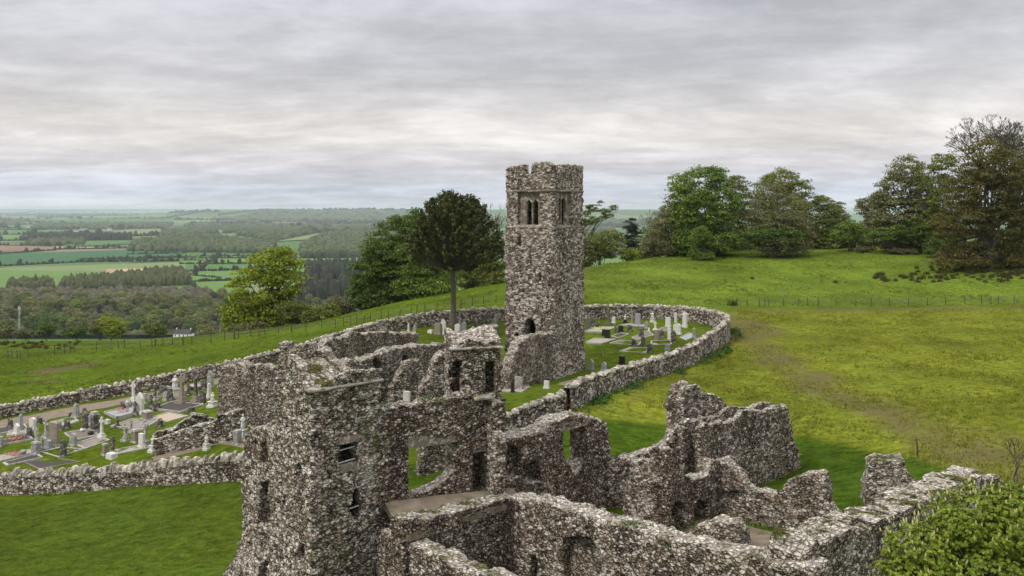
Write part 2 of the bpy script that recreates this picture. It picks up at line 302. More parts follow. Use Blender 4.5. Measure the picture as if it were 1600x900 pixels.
# ------------------------------------------------------------------ stone
def stone_mat(name, scale=5.0, white=0.5, dark=(0.036, 0.028, 0.023), midc=(0.125, 0.092, 0.072), moss=0.5, flat=1.7, sp=4.6):
    m, t, b = mat_new(name, 0.93); co = coords(t)
    wn = noise(t, co, 3.2, 4, 0.6); wm = t.nodes.new('ShaderNodeVectorMath'); wm.operation = 'MULTIPLY_ADD'
    t.links.new(wn.outputs['Color'], wm.inputs[0]); wm.inputs[1].default_value = (0.13, 0.13, 0.07); t.links.new(co, wm.inputs[2])
    mp = mapping(t, wm.outputs[0], (scale, scale, scale * flat))
    v1 = t.nodes.new('ShaderNodeTexVoronoi'); v1.inputs['Scale'].default_value = 1; t.links.new(mp, v1.inputs['Vector'])
    v2 = t.nodes.new('ShaderNodeTexVoronoi'); v2.feature = 'DISTANCE_TO_EDGE'; v2.inputs['Scale'].default_value = 1; t.links.new(mp, v2.inputs['Vector'])
    sc = t.nodes.new('ShaderNodeSeparateColor'); t.links.new(v1.outputs['Color'], sc.inputs[0])
    n1 = noise(t, co, 15, 5, 0.7).outputs[0]; n0 = noise(t, co, 0.42, 4, 0.6).outputs[0]; nv = noise(t, mapping(t, co, (1.1, 1.1, 0.16)), 1.0, 4, 0.6).outputs[0]; n9 = noise(t, mapping(t, co, (1, 1, 1.5)), sp, 4, 0.68, 0.3).outputs[0]
    val = math_n(t, 'ADD', math_n(t, 'MULTIPLY', sc.outputs[0], 0.62), math_n(t, 'MULTIPLY', n9, 0.42))
    c = ramp(t, val, [(0.18, dark), (0.42, midc), (0.64, (midc[0] * 1.45, midc[1] * 1.47, midc[2] * 1.5)), (0.88, (midc[0] * 2.3, midc[1] * 2.4, midc[2] * 2.55))])
    tone = ramp(t, sc.outputs[1], [(0.0, (1.12, 0.97, 0.86)), (0.5, (1, 1, 1)), (1.0, (0.94, 0.97, 1.05))]); c = mix(t, 1.0, c, tone, 'MULTIPLY')
    c = mix(t, 1.0, c, ramp(t, n0, [(0.3, 0.70), (0.7, 1.22)]), 'MULTIPLY'); c = mix(t, 1.0, c, ramp(t, nv, [(0.34, 0.52), (0.52, 1.0)]), 'MULTIPLY')
    # mortar lost from the joints
    jn = math_n(t, 'ADD', v2.outputs['Distance'], math_n(t, 'MULTIPLY', math_n(t, 'SUBTRACT', n9, 0.5), 0.22))
    j = ramp(t, jn, [(0.03, 1), (0.14, 0)])
    jm = j; c = mix(t, math_n(t, 'MULTIPLY', j, 0.68), c, (0.026, 0.020, 0.015))
    # pale lichen crusts, thick on some stones and missing from others
    lw = math_n(t, 'ADD', math_n(t, 'ADD', math_n(t, 'MULTIPLY', noise(t, mapping(t, co, (1, 1, 1.35), (3, 1, 7)), sp * 2.1, 4, 0.66, 0.2).outputs[0], 0.95), math_n(t, 'MULTIPLY', sc.outputs[2], 0.50)), math_n(t, 'ADD', math_n(t, 'MULTIPLY', n0, 0.55), math_n(t, 'MULTIPLY', nv, 0.30)))
    th = 1.50 - 0.34 * white
    c = mix(t, ramp(t, math_n(t, 'MULTIPLY', lw, 0.5), [(th * 0.5 - 0.02, 0), (th * 0.5 + 0.025, 1)]), c, mix(t, n1, (0.44, 0.40, 0.345), (0.86, 0.79, 0.725)))
    c = mix(t, math_n(t, 'MULTIPLY', jm, 0.28), c, (0.030, 0.023, 0.018))
    c = mix(t, math_n(t, 'MULTIPLY', ramp(t, noise(t, mapping(t, co, (1, 1, 1.2), (9, 4, 2)), 9.0, 3, 0.6).outputs[0], [(0.585, 0), (0.64, 1)]), 0.85), c, (0.70, 0.64, 0.55))
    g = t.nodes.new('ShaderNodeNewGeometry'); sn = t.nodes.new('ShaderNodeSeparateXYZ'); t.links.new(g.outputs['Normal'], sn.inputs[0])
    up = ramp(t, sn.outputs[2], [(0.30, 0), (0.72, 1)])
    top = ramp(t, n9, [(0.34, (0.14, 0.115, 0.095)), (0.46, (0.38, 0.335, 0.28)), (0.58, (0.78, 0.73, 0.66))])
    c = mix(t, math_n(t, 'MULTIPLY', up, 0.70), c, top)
    mz = noise(t, co, 0.75, 6, 0.72).outputs[0]
    mf = math_n(t, 'ADD', math_n(t, 'MULTIPLY', ramp(t, mz, [(0.50, 0), (0.60, 1)]), math_n(t, 'MULTIPLY', up, moss)), math_n(t, 'MULTIPLY', ramp(t, mz, [(0.545, 0), (0.64, 1)]), moss * 0.75), clamp=True)
    c = mix(t, mf, c, mix(t, n1, (0.024, 0.030, 0.006), (0.135, 0.130, 0.024)))
    t.links.new(c, b.inputs['Base Color'])
    h = math_n(t, 'ADD', math_n(t, 'MULTIPLY', ramp(t, jn, [(0.0, 0), (0.16, 1)]), 1.0), math_n(t, 'ADD', math_n(t, 'MULTIPLY', n9, 1.1), math_n(t, 'MULTIPLY', sc.outputs[2], 0.5)))
    bump(t, b, h, 1.0, 0.11)
    return m
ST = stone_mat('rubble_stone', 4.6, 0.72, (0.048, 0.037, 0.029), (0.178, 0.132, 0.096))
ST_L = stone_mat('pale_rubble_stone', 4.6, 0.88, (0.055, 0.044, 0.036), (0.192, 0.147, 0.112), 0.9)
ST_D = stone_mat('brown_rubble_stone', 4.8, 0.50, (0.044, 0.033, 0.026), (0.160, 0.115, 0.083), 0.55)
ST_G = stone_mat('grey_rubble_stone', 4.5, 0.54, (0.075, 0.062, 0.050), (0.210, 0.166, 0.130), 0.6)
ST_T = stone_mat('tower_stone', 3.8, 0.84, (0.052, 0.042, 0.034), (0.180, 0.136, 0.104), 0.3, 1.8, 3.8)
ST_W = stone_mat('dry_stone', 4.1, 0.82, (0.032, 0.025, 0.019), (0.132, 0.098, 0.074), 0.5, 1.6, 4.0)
def plain_mat(name, c0, c1, sc=8.0, rough=0.9, spot=None):
    m, t, b = mat_new(name, rough); co = coords(t)
    n = noise(t, co, sc, 6, 0.68).outputs[0]; c = ramp(t, n, [(0.3, c0), (0.7, c1)])
    if spot: c = mix(t, ramp(t, noise(t, co, sc * 0.55, 5, 0.7).outputs[0], [(0.52, 0), (0.62, 1)]), c, spot)
    t.links.new(c, b.inputs['Base Color']); bump(t, b, n, 0.4, 0.02); return m
DRESSED = plain_mat('dressed_stone', (0.085, 0.068, 0.052), (0.25, 0.21, 0.17), 5, 0.9, (0.46, 0.42, 0.36))
SLABM = plain_mat('ledge_stone', (0.16, 0.14, 0.12), (0.45, 0.42, 0.39), 3, 0.9, (0.10, 0.11, 0.03))
PLASTER = plain_mat('old_plaster', (0.13, 0.115, 0.10), (0.30, 0.275, 0.25), 2.2)
COPE = plain_mat('lichened_cope_stone', (0.10, 0.085, 0.066), (0.70, 0.65, 0.57), 2.2, 0.95, (0.11, 0.09, 0.07))
PATHM = plain_mat('worn_path', (0.135, 0.105, 0.078), (0.235, 0.19, 0.15), 1.6)
FLOORM = plain_mat('earth_floor', (0.115, 0.092, 0.066), (0.24, 0.20, 0.155), 1.3, 0.95, (0.10, 0.095, 0.04))
IRON = plain_mat('galvanised_bar', (0.35, 0.36, 0.38), (0.52, 0.53, 0.55), 6, 0.5)
RUST = plain_mat('rusty_iron', (0.06, 0.03, 0.016), (0.13, 0.065, 0.03), 9, 0.85)
WOOD = plain_mat('weathered_wood', (0.045, 0.035, 0.027), (0.12, 0.10, 0.08), 7)
WIRE = plain_mat('fence_wire', (0.10, 0.10, 0.10), (0.18, 0.18, 0.18), 3, 0.5)

def surface_nets(f, org, h):
    nx, ny, nz = f.shape; ins = f < 0
    cn = (nx - 1, ny - 1, nz - 1); acc = np.zeros(cn + (3,)); cnt = np.zeros(cn)
    G = np.indices(f.shape).astype(np.float32)
    for ax in range(3):
        sl0 = [slice(None)] * 3; sl1 = [slice(None)] * 3; sl0[ax] = slice(0, -1); sl1[ax] = slice(1, None)
        a, b = f[tuple(sl0)], f[tuple(sl1)]; cr = (a < 0) != (b < 0); i = np.argwhere(cr)
        if not len(i): continue
        t = a[cr] / (a[cr] - b[cr]); p = i.astype(float); p[:, ax] += t
        o = [k for k in range(3) if k != ax]
        for d0 in (0, -1):
            for d1 in (0, -1):
                q = i.copy(); q[:, o[0]] += d0; q[:, o[1]] += d1
                ok = np.all((q >= 0) & (q < np.array(cn)), 1); q2 = q[ok]
                np.add.at(acc, (q2[:, 0], q2[:, 1], q2[:, 2]), p[ok]); np.add.at(cnt, (q2[:, 0], q2[:, 1], q2[:, 2]), 1)
    m = cnt > 0; vid = -np.ones(cn, int); vid[m] = np.arange(m.sum()); V = acc[m] / cnt[m][:, None]
    Q = []
    for ax in range(3):
        sl0 = [slice(None)] * 3; sl1 = [slice(None)] * 3; sl0[ax] = slice(0, -1); sl1[ax] = slice(1, None)
        a, b = ins[tuple(sl0)], ins[tuple(sl1)]; i = np.argwhere(a != b); s = a[a != b]
        o1, o2 = (ax + 1) % 3, (ax + 2) % 3; c = []
        for d1, d2 in ((0, 0), (-1, 0), (-1, -1), (0, -1)):
            q = i.copy(); q[:, o1] += d1; q[:, o2] += d2; c.append(q)
        ok = np.ones(len(i), bool)
        for q in c: ok &= np.all((q >= 0) & (q < np.array(cn)), 1)
        ids = np.stack([vid[q[ok][:, 0], q[ok][:, 1], q[ok][:, 2]] for q in c], 1); s = s[ok]
        ids[~s] = ids[~s][:, ::-1]; Q.append(ids)
    return V * h + np.array(org), np.concatenate(Q)
class Frame:                                # upright plane frame: s along u, t into the wall, z up
    def __init__(self, a, b=None, u=None, v=None):
        self.o = np.array(a, float)[:2]
        self.u = np.array(u, float) if u is not None else (np.array(b, float)[:2] - self.o)
        self.L = float(np.hypot(*self.u)); self.u = self.u / self.L
        n = np.array([-self.u[1], self.u[0]]); mid = self.o + self.u * self.L / 2
        self.v = np.array(v, float) if v is not None else (n if n @ mid > 0 else -n)
        self.v = self.v / np.hypot(*self.v)
    def px(self, px, py, t=0.0):            # point of the photograph -> (s, z) on the plane at depth t
        dx = (px - CX) / F; o = self.o + self.v * t
        M = np.array([[dx, -self.u[0]], [1.0, -self.u[1]]]); Y, s = np.linalg.solve(M, o); return float(s), float(CZ - (py - HY) / F * Y)
    def pxv(self, px, py, s):               # same on the side plane at s: returns (t, z)
        dx = (px - CX) / F; o = self.o + self.u * s
        M = np.array([[dx, -self.v[0]], [1.0, -self.v[1]]]); Y, t = np.linalg.solve(M, o); return float(t), float(CZ - (py - HY) / F * Y)
    def world(self, V):
        xy = self.o + V[:, :1] * self.u + V[:, 1:2] * self.v; return np.concatenate([xy, V[:, 2:3]], 1)
def stones(X, Y, Z, cx, cz, seed):          # per-stone offset (cellular noise), -1..1
    x, y, z = X / cx, Y / cx, Z / cz; i, j, k = np.floor(x), np.floor(y), np.floor(z); best = np.full(x.shape, 9e9); val = np.zeros(x.shape)
    for a in (-1, 0, 1):
        for b in (-1, 0, 1):
            for c in (-1, 0, 1):
                I, J, K = i + a, j + b, k + c
                d = (I + _h(I, J, K, seed) - x) ** 2 + (J + _h(I, J, K, seed + 1) - y) ** 2 + (K + _h(I, J, K, seed + 2) - z) ** 2
                m = d < best; best = np.where(m, d, best); val = np.where(m, _h(I, J, K, seed + 3) * 2 - 1, val)
    return val
def sdf_mesh(name, fr, fn, lo, hi, h, mat, amp=0.07, seed=0, smooth=False):
    ax = [np.arange(l - 3 * h, u + 3.5 * h, h) for l, u in zip(lo, hi)]
    U, Vv, Z = np.meshgrid(*ax, indexing='ij')
    ox, oy = fr.o; X = ox + U * fr.u[0] + Vv * fr.v[0]; Y = oy + U * fr.u[1] + Vv * fr.v[1]
    _late.clear(); f0 = fn(U, Vv, Z, X, Y); wn_ = amp * (vn(X, Y, Z * 1.7, 0.22, seed + 5) * 0.5 + vn(X, Y, Z * 1.6, 0.34, seed) * 0.35 + vn(X, Y, Z, 0.9, seed + 1) * 0.30 + vn(X, Y, Z, 2.6, seed + 2) * 0.5)
    f = f0 + wn_
    if amp > 0.045:
        q = np.abs(f) < 0.34; f[q] += amp * (0.75 * stones(X[q], Y[q], Z[q], 0.36, 0.21, seed) + 0.3 * stones(X[q], Y[q], Z[q], 0.8, 0.45, seed + 9))
    for hole in _late: f = np.maximum(f, -hole + 0.3 * wn_)
    for k in (0, -1): f[k] = 1; f[:, k] = 1; f[:, :, k] = 1
    V, Q = surface_nets(f, [a[0] for a in ax], h); V = fr.world(V)
    if np.cross(np.append(fr.u, 0), np.append(fr.v, 0))[2] < 0: Q = Q[:, ::-1]
    base = np.array([fr.o[0], fr.o[1], lo[2]])
    return mesh_np(name, V - base, Q, mat, smooth), base
def boxsd(U, V, Z, lo, hi):
    q = [np.abs(A - (l + u) / 2) - (u - l) / 2 for A, l, u in zip((U, V, Z), lo, hi)]
    return np.maximum(np.maximum(q[0], q[1]), q[2])
_late = []
def cut(f, hole):                           # openings are cut after the weathering so that their edges stay clean
    _late.append(hole); return f
def panel(o, fr, outline, t, mat, th=0.1):
    q = [fr.px(*p, t) for p in outline]; n = len(q); V = fr.world(np.array([(a, t, z) for a, z in q] + [(a, t + th, z) for a, z in q])) - np.array(o.location)
    part('plaster_panel', mesh_py('plaster_panel', V, [tuple(range(n)), tuple(range(2 * n - 1, n - 1, -1))] + [(i, i + n, (i + 1) % n + n, (i + 1) % n) for i in range(n)], mat), o)
def lintel(o, fr, x0, x1, y0, y1, name='lintel', depth=0.3, mat=None, side=None):
    f = (lambda x, y: fr.pxv(x, y, side)) if side is not None else fr.px
    (a, z1), (b_, z0) = f(x0, y0), f(x1, y1); z1 = max(z1, f(x1, y0)[1]); rn = random.Random(int(x0)); V = []
    for t_ in (-0.015, depth):
        for q, z in ((a, z0), (b_, z0), (b_, z1), (a, z1)): V.append((q + rn.uniform(-.03, .03), t_, z + rn.uniform(-.02, .02)))
    V = fr.world(np.array(V)) - np.array(o.location)
    part(name, mesh_py(name, V, [(0, 1, 2, 3), (7, 6, 5, 4), (0, 4, 5, 1), (1, 5, 6, 2), (2, 6, 7, 3), (3, 7, 4, 0)], mat or DRESSED), o)
_seed = [10]
def wall(name, label, cat, a, b, th, prof, holes=(), zb=None, mat=None, h=0.12, amp=0.065, group=None, parent=None, jag=0.16, trough=0):
    """a ruined wall: front face from a to b (plan), its top traced as points of the photograph on that face; holes = (outline, depth or None)"""
    fr = Frame(a, b); _seed[0] += 7; sd_ = _seed[0]
    pp = [fr.px(*p) for p in prof]
    if zb is None: zb = min(g1(*(fr.o + fr.u * s)) for s, _ in (pp[0], pp[-1])) - 0.7
    poly = [(pp[0][0], zb)] + pp + [(pp[-1][0], zb)]
    hp = [([fr.px(*q) for q in o], d) for o, d in holes]
    s0, s1 = min(p[0] for p in poly), max(p[0] for p in poly); z1 = max(p[1] for p in poly)
    def fn(U, V, Z, X, Y):
        u2, z2 = U[:, 0, :], Z[:, 0, :]
        d2 = poly_sd(u2 + 0.10 * vn(u2, z2, 0, 0.55, sd_), z2 + jag * 0.8 * vn(u2, 0, 0, 0.5, sd_ + 3) + jag * 0.5 * vn(u2, 0, 0, 1.5, sd_ + 4), poly)[:, None, :]
        f = np.maximum(d2, np.abs(V - th / 2) - th / 2)
        if trough: f = cut(f, np.maximum(np.maximum(np.abs(V - th / 2) - (th / 2 - 0.40), -trough - d2 + 0.25 * vn(U, V, 0, 0.7, sd_ + 8)), zb + 1.2 - Z))
        for o, d in hp:
            q = poly_sd(u2 + 0.04 * vn(u2, z2, 7, 0.3, sd_), z2, o)[:, None, :]
            f = cut(f, np.maximum(q, -1.0 if d is None else V - d) if d is not None else np.broadcast_to(q, f.shape))
        return f
    me, base = sdf_mesh(name, fr, fn, (s0, 0, zb), (s1, th, z1 + 0.2), h, mat or ST, amp, sd_)
    if parent is None:
        o = part(name, me, None, base); tag(o, label, cat, group)
    else: o = part(name, me, parent, base - np.array(parent.location))
    return o, fr

# ------------------------------------------------------------------ the church tower
fr = Frame((-0.53, 78.62), u=(0.84, -0.545), v=(0.545, 0.84)); fr.L = 4.82
TW, TD = 4.82, 5.45
fpx = lambda x, y: fr.px(x, y); rpx = lambda x, y: fr.pxv(x, y, TW)
topF = [fpx(*p) for p in [(786, 262), (800, 258), (819, 256), (820, 272), (829, 272), (830, 253), (843, 254), (845, 251), (853, 252), (862, 257), (868, 258)]]
topR = [rpx(*p) for p in [(862, 258), (866, 260), (868, 269), (877, 269), (878, 256), (890, 256), (906, 259), (914, 260)]]
recF = [fpx(*p) for p in [(809, 300), (842, 300), (842, 352), (809, 352)]]
recR = [rpx(*p) for p in [(874, 299), (893, 299), (893, 352), (874, 352)]]
doorF = [fpx(*p) for p in [(820, 524), (820, 506), (824, 499), (829, 497), (834, 500), (837, 507), (837, 524)]]
slots = [[fpx(*p) for p in q] for q in ([(811, 366), (814, 366), (814, 386), (811, 386)], [(806, 520), (810, 520), (810, 526), (806, 526)], [(842, 428), (845, 428), (845, 440), (842, 440)])]
def tower_fn(U, V, Z, X, Y):
    low = 0.07 * sstep(13.4, 13.2, Z) + 0.10 * sstep(4, 1, Z)
    f = np.maximum(np.maximum(-low - U, U - TW - low), np.maximum(-low - V, V - TD - low))
    hF = np.interp(U[:, 0, 0], [p[0] for p in topF], [p[1] for p in topF])[:, None, None]
    hR = np.interp(V[0, :, 0], [p[0] for p in topR], [p[1] for p in topR])[None, :, None]
    hB = 17.3 + 0.35 * np.sign(np.sin(U * 3.1)); hL = 17.6 + 0.35 * np.sign(np.sin(V * 2.9 + 1))
    top = np.where(V < 0.7, hF, np.where(U > TW - 0.7, hR, np.where(V > TD - 0.7, hB, np.where(U < 0.7, hL, 16.8))))
    f = np.maximum(f, Z - top)
    f = cut(f, boxsd(U, V, Z, (1.0, 1.0, 12.2), (TW - 1.0, TD - 1.0, 16.2)))
    f = cut(f, boxsd(U, V, Z, (1.2, 1.0, 0.5), (TW - 1.2, TD - 1.2, 5)))
    q = poly_sd(U[:, 0, :], Z[:, 0, :], recF)[:, None, :]; f = cut(f, np.maximum(q, np.abs(V) - 1.3))
    q = poly_sd(V[0], Z[0], recR)[None]; f = cut(f, np.maximum(q, np.abs(U - TW) - 1.3))
    q = poly_sd(U[:, 0, :], Z[:, 0, :], doorF)[:, None, :]; f = cut(f, np.maximum(q, np.abs(V) - 1.6))
    for s in slots:
        q = poly_sd(U[:, 0, :], Z[:, 0, :], s)[:, None, :]; f = cut(f, np.maximum(q, np.abs(V) - 0.6))
    return f
me, base = sdf_mesh('tower_body', fr, tower_fn, (-0.2, -0.2, -0.6), (TW + 0.2, TD + 0.2, 19.2), 0.10, ST_T, 0.06, 3)
CT = thing('church_tower', 'tall square church tower of mottled grey rubble with twin lancet belfry windows and broken battlements', 'church tower', base)
part('tower_body', me, CT)
def belfry(side, rec, lanc, depth):
    def fn(U, V, Z, X, Y):
        if side == 'F': A, B = U[:, 0, :], Z[:, 0, :]; ex = lambda q: q[:, None, :]; D = V
        else: A, B = V[0], Z[0]; ex = lambda q: q[None]; D = TW - U
        s0, s1 = min(p[0] for p in rec) - 0.1, max(p[0] for p in rec) + 0.1; z0, z1 = min(p[1] for p in rec) - 0.1, max(p[1] for p in rec) + 0.1
        f = np.maximum(ex(np.maximum(np.abs(A - (s0 + s1) / 2) - (s1 - s0) / 2, np.abs(B - (z0 + z1) / 2) - (z1 - z0) / 2)), np.abs(D - depth - 0.16) - 0.16)
        for q in lanc: f = cut(f, np.broadcast_to(ex(poly_sd(A, B, q)), f.shape))
        return f
    lo = (min(p[0] for p in rec) - 0.2, depth - 0.1, 12.8) if side == 'F' else (TW - depth - 0.45, min(p[0] for p in rec) - 0.2, 12.8)
    hi = (max(p[0] for p in rec) + 0.2, depth + 0.45, 17) if side == 'F' else (TW - depth + 0.1, max(p[0] for p in rec) + 0.2, 17)
    me, bb = sdf_mesh('belfry_window', fr, fn, lo, hi, 0.06, DRESSED, 0.012, 9)
    part('belfry_window', me, CT, bb - base)
def lancet(f, x0, x1, y0, y1): return [f(x0, y1), f(x0, y0 + 5), f((x0 + x1) / 2, y0), f(x1, y0 + 5), f(x1, y1)]
belfry('F', recF, [lancet(fpx, 819.5, 827, 312, 351), lancet(fpx, 829.5, 837.5, 312, 351)], 0.35)
belfry('R', recR, [lancet(rpx, 875.2, 881, 308, 351), lancet(rpx, 882.2, 888.5, 308, 351)], 0.28)
for zc, pr in ((16.5, 0.06), (13.32, 0.09)):
    def ring_fn(U, V, Z, X, Y): return cut(boxsd(U, V, Z, (-pr, -pr, zc - 0.11), (TW + pr, TD + pr, zc + 0.09)), boxsd(U, V, Z, (0.25, 0.25, zc - 1), (TW - 0.25, TD - 0.25, zc + 1)))
    me, bb = sdf_mesh('string_course', fr, ring_fn, (-pr, -pr, zc - 0.15), (TW + pr, TD + pr, zc + 0.15), 0.07, DRESSED, 0.025, 4)
    part('string_course', me, CT, bb - base)

# ------------------------------------------------------------------ the college: gatehouse tower in front
fr = Frame((-8.36, 37.0), u=(0.731, 0.682), v=(-0.682, 0.731)); fr.L = 3.5
vpx = lambda x, y: fr.pxv(x, y, 0.0); upx = lambda x, y: fr.px(x, y)
win = [upx(*p) for p in [(531, 689), (559, 687), (559, 729), (531, 730)]]
dia = [upx(*p) for p in [(556, 764), (562, 768), (568, 795), (562, 815), (554, 812), (548, 798)]]
ann = [vpx(*p) for p in [(448, 575), (450, 640), (452, 655), (430, 660), (416, 666), (400, 668), (388, 672), (381, 690), (377, 730)]]
ann = sorted(ann)
vslots = [[vpx(*p) for p in q] for q in ([(405, 755), (418, 752), (420, 818), (404, 820)], [(407, 692), (416, 690), (417, 722), (406, 724)], [(464, 724), (470, 723), (470, 743), (464, 744)],
          [(469, 850), (473, 850), (473, 872), (469, 872)], [(411, 880), (421, 876), (424, 912), (410, 915)], [(441, 775), (444, 775), (444, 790), (441, 790)])]
def t1_fn(U, V, Z, X, Y):
    fl = 0.5 * sstep(0.5, -3.2, Z)
    top = 7.55 + 0.45 * vn(U, V, 0, 0.9, 77) + 0.9 * sstep(0.3, 2.0, V) * sstep(3.2, 1.4, U)
    tw = np.maximum(np.maximum(np.maximum(-fl - U, U - 3.5), np.maximum(-fl * 0.3 - V, V - 2.15)), Z - top)
    ha = np.interp(V[0, :, 0], [p[0] for p in ann], [p[1] for p in ann])[None, :, None] + 0.25 * vn(U, V, 0, 0.7, 78)
    an = np.maximum(np.maximum(np.maximum(-fl - U, U - 1.35), np.maximum(1.5 - V, V - 6.35 - 1.2 * sstep(-0.6, -3, Z))), Z - ha)
    f = np.minimum(tw, an)
    f = cut(f, boxsd(U, V, Z, (0.8, 0.7, -2), (2.8, 1.5, 6.3)))
    for o in (win, dia): f = cut(f, np.maximum(poly_sd(U[:, 0, :], Z[:, 0, :], o)[:, None, :], np.abs(V) - 0.9))
    for o in vslots: f = cut(f, np.maximum(poly_sd(V[0], Z[0], o)[None], np.abs(U) - 0.75))
    return f
me, base = sdf_mesh('tower_body', fr, t1_fn, (-0.7, -0.4, -4.2), (3.6, 7.8, 9.2), 0.085, ST_L, 0.075, 30)
T1 = thing('gatehouse_tower', 'ruined stone gatehouse tower in the foreground with a barred window and mossy top', 'ruined tower', base)
part('tower_body', me, T1)
mb = MB()
wz = [p[1] for p in win]; ws = [p[0] for p in win]
for k, zf in enumerate((0.36, 0.78)):
    z = max(wz) + (min(wz) - max(wz)) * zf; s0, s1 = min(ws) - 0.05, max(ws) + 0.05
    p0 = fr.o + fr.u * s0 + fr.v * 0.22; p1 = fr.o + fr.u * s1 + fr.v * 0.22
    MB().tube([(p0[0] - base[0], p0[1] - base[1], z - base[2] - 0.03), (p1[0] - base[0], p1[1] - base[1], z - base[2] + 0.03)], [0.03, 0.03], 6).build('window_bar', IRON, T1)
lintel(T1, fr, 529, 561, 684.5, 688.5); lintel(T1, fr, 530, 560, 729.5, 732.5, 'sill')
sl, sz = upx(556, 797); p0 = fr.o + fr.u * (sl - 0.35) + fr.v * 0.3; p1 = fr.o + fr.u * (sl + 0.35) + fr.v * 0.3
MB().tube([(p0[0] - base[0], p0[1] - base[1], sz - base[2]), (p1[0] - base[0], p1[1] - base[1], sz - base[2] + 0.05)], [0.03, 0.03], 6).build('window_bar', IRON, T1)
def ledge_fn(U, V, Z, X, Y): return boxsd(U, V, Z, (-0.12, -0.12, 7.28), (3.62, 0.5, 7.44))
me, bb = sdf_mesh('ledge', fr, ledge_fn, (-0.2, -0.2, 7.1), (3.7, 0.6, 7.6), 0.07, SLABM, 0.04, 31); part('ledge', me, T1, bb - base)

A_ = np.array((0.682, -0.731)); B_ = np.array((0.731, 0.682)); H_ = np.array((0.866, 0.5))
hallL = np.array((-5.82, 39.4)); hallR = hallL + H_ * 6.4
RG = 'ruined walls of the college'
wh_, whf_ = wall('ruined_wall', 'brown rubble hall wall with a large ragged window beside the gatehouse tower', 'ruined wall', hallL - H_ * 0.3, hallR, 0.75,
     [(588, 640), (612, 637), (640, 632), (680, 628), (720, 620), (745, 616), (770, 617), (791, 620)],
     [([(640, 700), (641, 690), (716, 687), (716, 700), (708, 712), (712, 728), (703, 742), (692, 754), (676, 763), (652, 770), (640, 773)], None),
      ([(739, 704), (758, 703), (758, 766), (739, 768)], None), ([(736, 626), (756, 624), (757, 668), (738, 690)], 0.22), ([(715, 626), (733, 624), (733, 642), (715, 650)], 0.12)],
     mat=ST_D, h=0.085, group=RG, zb=-1.8)
lintel(wh_, whf_, 637, 719, 685, 689); lintel(wh_, whf_, 737, 760, 700.5, 704)
# stair turret at the far end of the hall
fr = Frame(np.array((-2.80, 41.45)), u=(0.955, 0.297), v=(-0.297, 0.955)); fr.L = 2.42
upx = lambda x, y: fr.px(x, y)
sl1 = [upx(*p) for p in [(708, 566), (721, 565), (721, 614), (708, 615)]]; sl2 = [upx(*p) for p in [(759, 566), (774, 564), (774, 614), (759, 615)]]
cr = upx(750, 536)[1]
def t2_fn(U, V, Z, X, Y):
    top = cr + 0.35 * vn(U, V, 0, 0.8, 90) + 0.35 * sstep(0.3, 1.4, V)
    f = np.maximum(np.maximum(np.maximum(-U, U - 2.42), np.maximum(-V, V - 1.6)), Z - top)
    pier = boxsd(U, V, Z, (1.75, -0.75, -2), (2.42, 0.4, 5.9)); f = np.minimum(f, pier)
    f = cut(f, boxsd(U, V, Z, (0.1, 0.5, 4.8), (2.3, 1.25, cr - 0.8))); f = cut(f, boxsd(U, V, Z, (0.2, -0.4, -3), (1.7, 1.2, 4.4)))
    for o in (sl1, sl2): f = cut(f, np.maximum(poly_sd(U[:, 0, :], Z[:, 0, :], o)[:, None, :], np.abs(V) - 0.9))
    return f
me, base = sdf_mesh('turret_body', fr, t2_fn, (0, -0.8, -2), (2.5, 1.7, cr + 0.7), 0.085, ST, 0.07, 41)
T2 = thing('stair_turret', 'square stone turret with two dark slits and a mossy cap above the hall wall', 'turret', base)
part('turret_body', me, T2)
def cap_fn(U, V, Z, X, Y): return boxsd(U, V, Z, (-0.08, -0.12, cr - 0.30), (2.5, 0.45, cr - 0.17))
me, bb = sdf_mesh('cap_slab', fr, cap_fn, (-0.2, -0.2, cr - 0.5), (2.7, 0.6, cr), 0.07, SLABM, 0.03, 42); part('cap_slab', me, T2, bb - base)
def led_fn(U, V, Z, X, Y): return boxsd(U, V, Z, (0.95, -0.55, 6.02), (1.95, 0.2, 6.18))
me, bb = sdf_mesh('sill_slab', fr, led_fn, (0.8, -0.7, 5.9), (2.1, 0.3, 6.3), 0.07, SLABM, 0.02, 43); part('sill_slab', me, T2, bb - base)

W1L = np.array((-0.35, 42.9)); W1R = W1L + B_ * 7.75
w1_, w1f_ = wall('ruined_wall', 'tall college wall with a deep rectangular window under a rounded top, right of the turret', 'ruined wall', W1L, W1R, 1.25,
     [(789, 690), (810, 683), (835, 672), (860, 661), (875, 655), (900, 652), (925, 651), (942, 654), (950, 665), (953, 700), (956, 722)],
     [([(881, 668), (915, 664), (916, 718), (900, 742), (882, 712)], None), ([(792, 694), (811, 697), (812, 745), (793, 750)], 0.6), ([(817, 727), (844, 720), (847, 752), (819, 756)], 0.55)],
     mat=ST_D, h=0.085, group=RG, zb=-3.4)
lintel(w1_, w1f_, 878, 918, 661, 664.5)
WA = np.array((0.0, 40.9)); WAend = WA + A_ * 15.6
wa_, wf_ = wall('ruined_wall', 'long foreground wall running diagonally down to the right with a plastered alcove', 'ruined wall', WA - A_ * 0.25, WAend, 1.15,
     [(790, 776), (800, 775), (840, 782), (900, 800), (950, 817), (1000, 832), (1060, 846), (1120, 858), (1180, 870), (1240, 881), (1275, 890)],
     [([(828, 868), (838, 867), (838, 912), (828, 912)], 0.8), ([(880, 920), (880, 845), (890, 838), (915, 840), (930, 850), (936, 868), (936, 920)], 0.6)],
     mat=ST, h=0.09, group=RG, zb=-3.2)
panel(wa_, wf_, [(872, 925), (872, 850), (884, 840), (912, 838), (930, 846), (942, 860), (946, 925)], 0.45, ST_G)
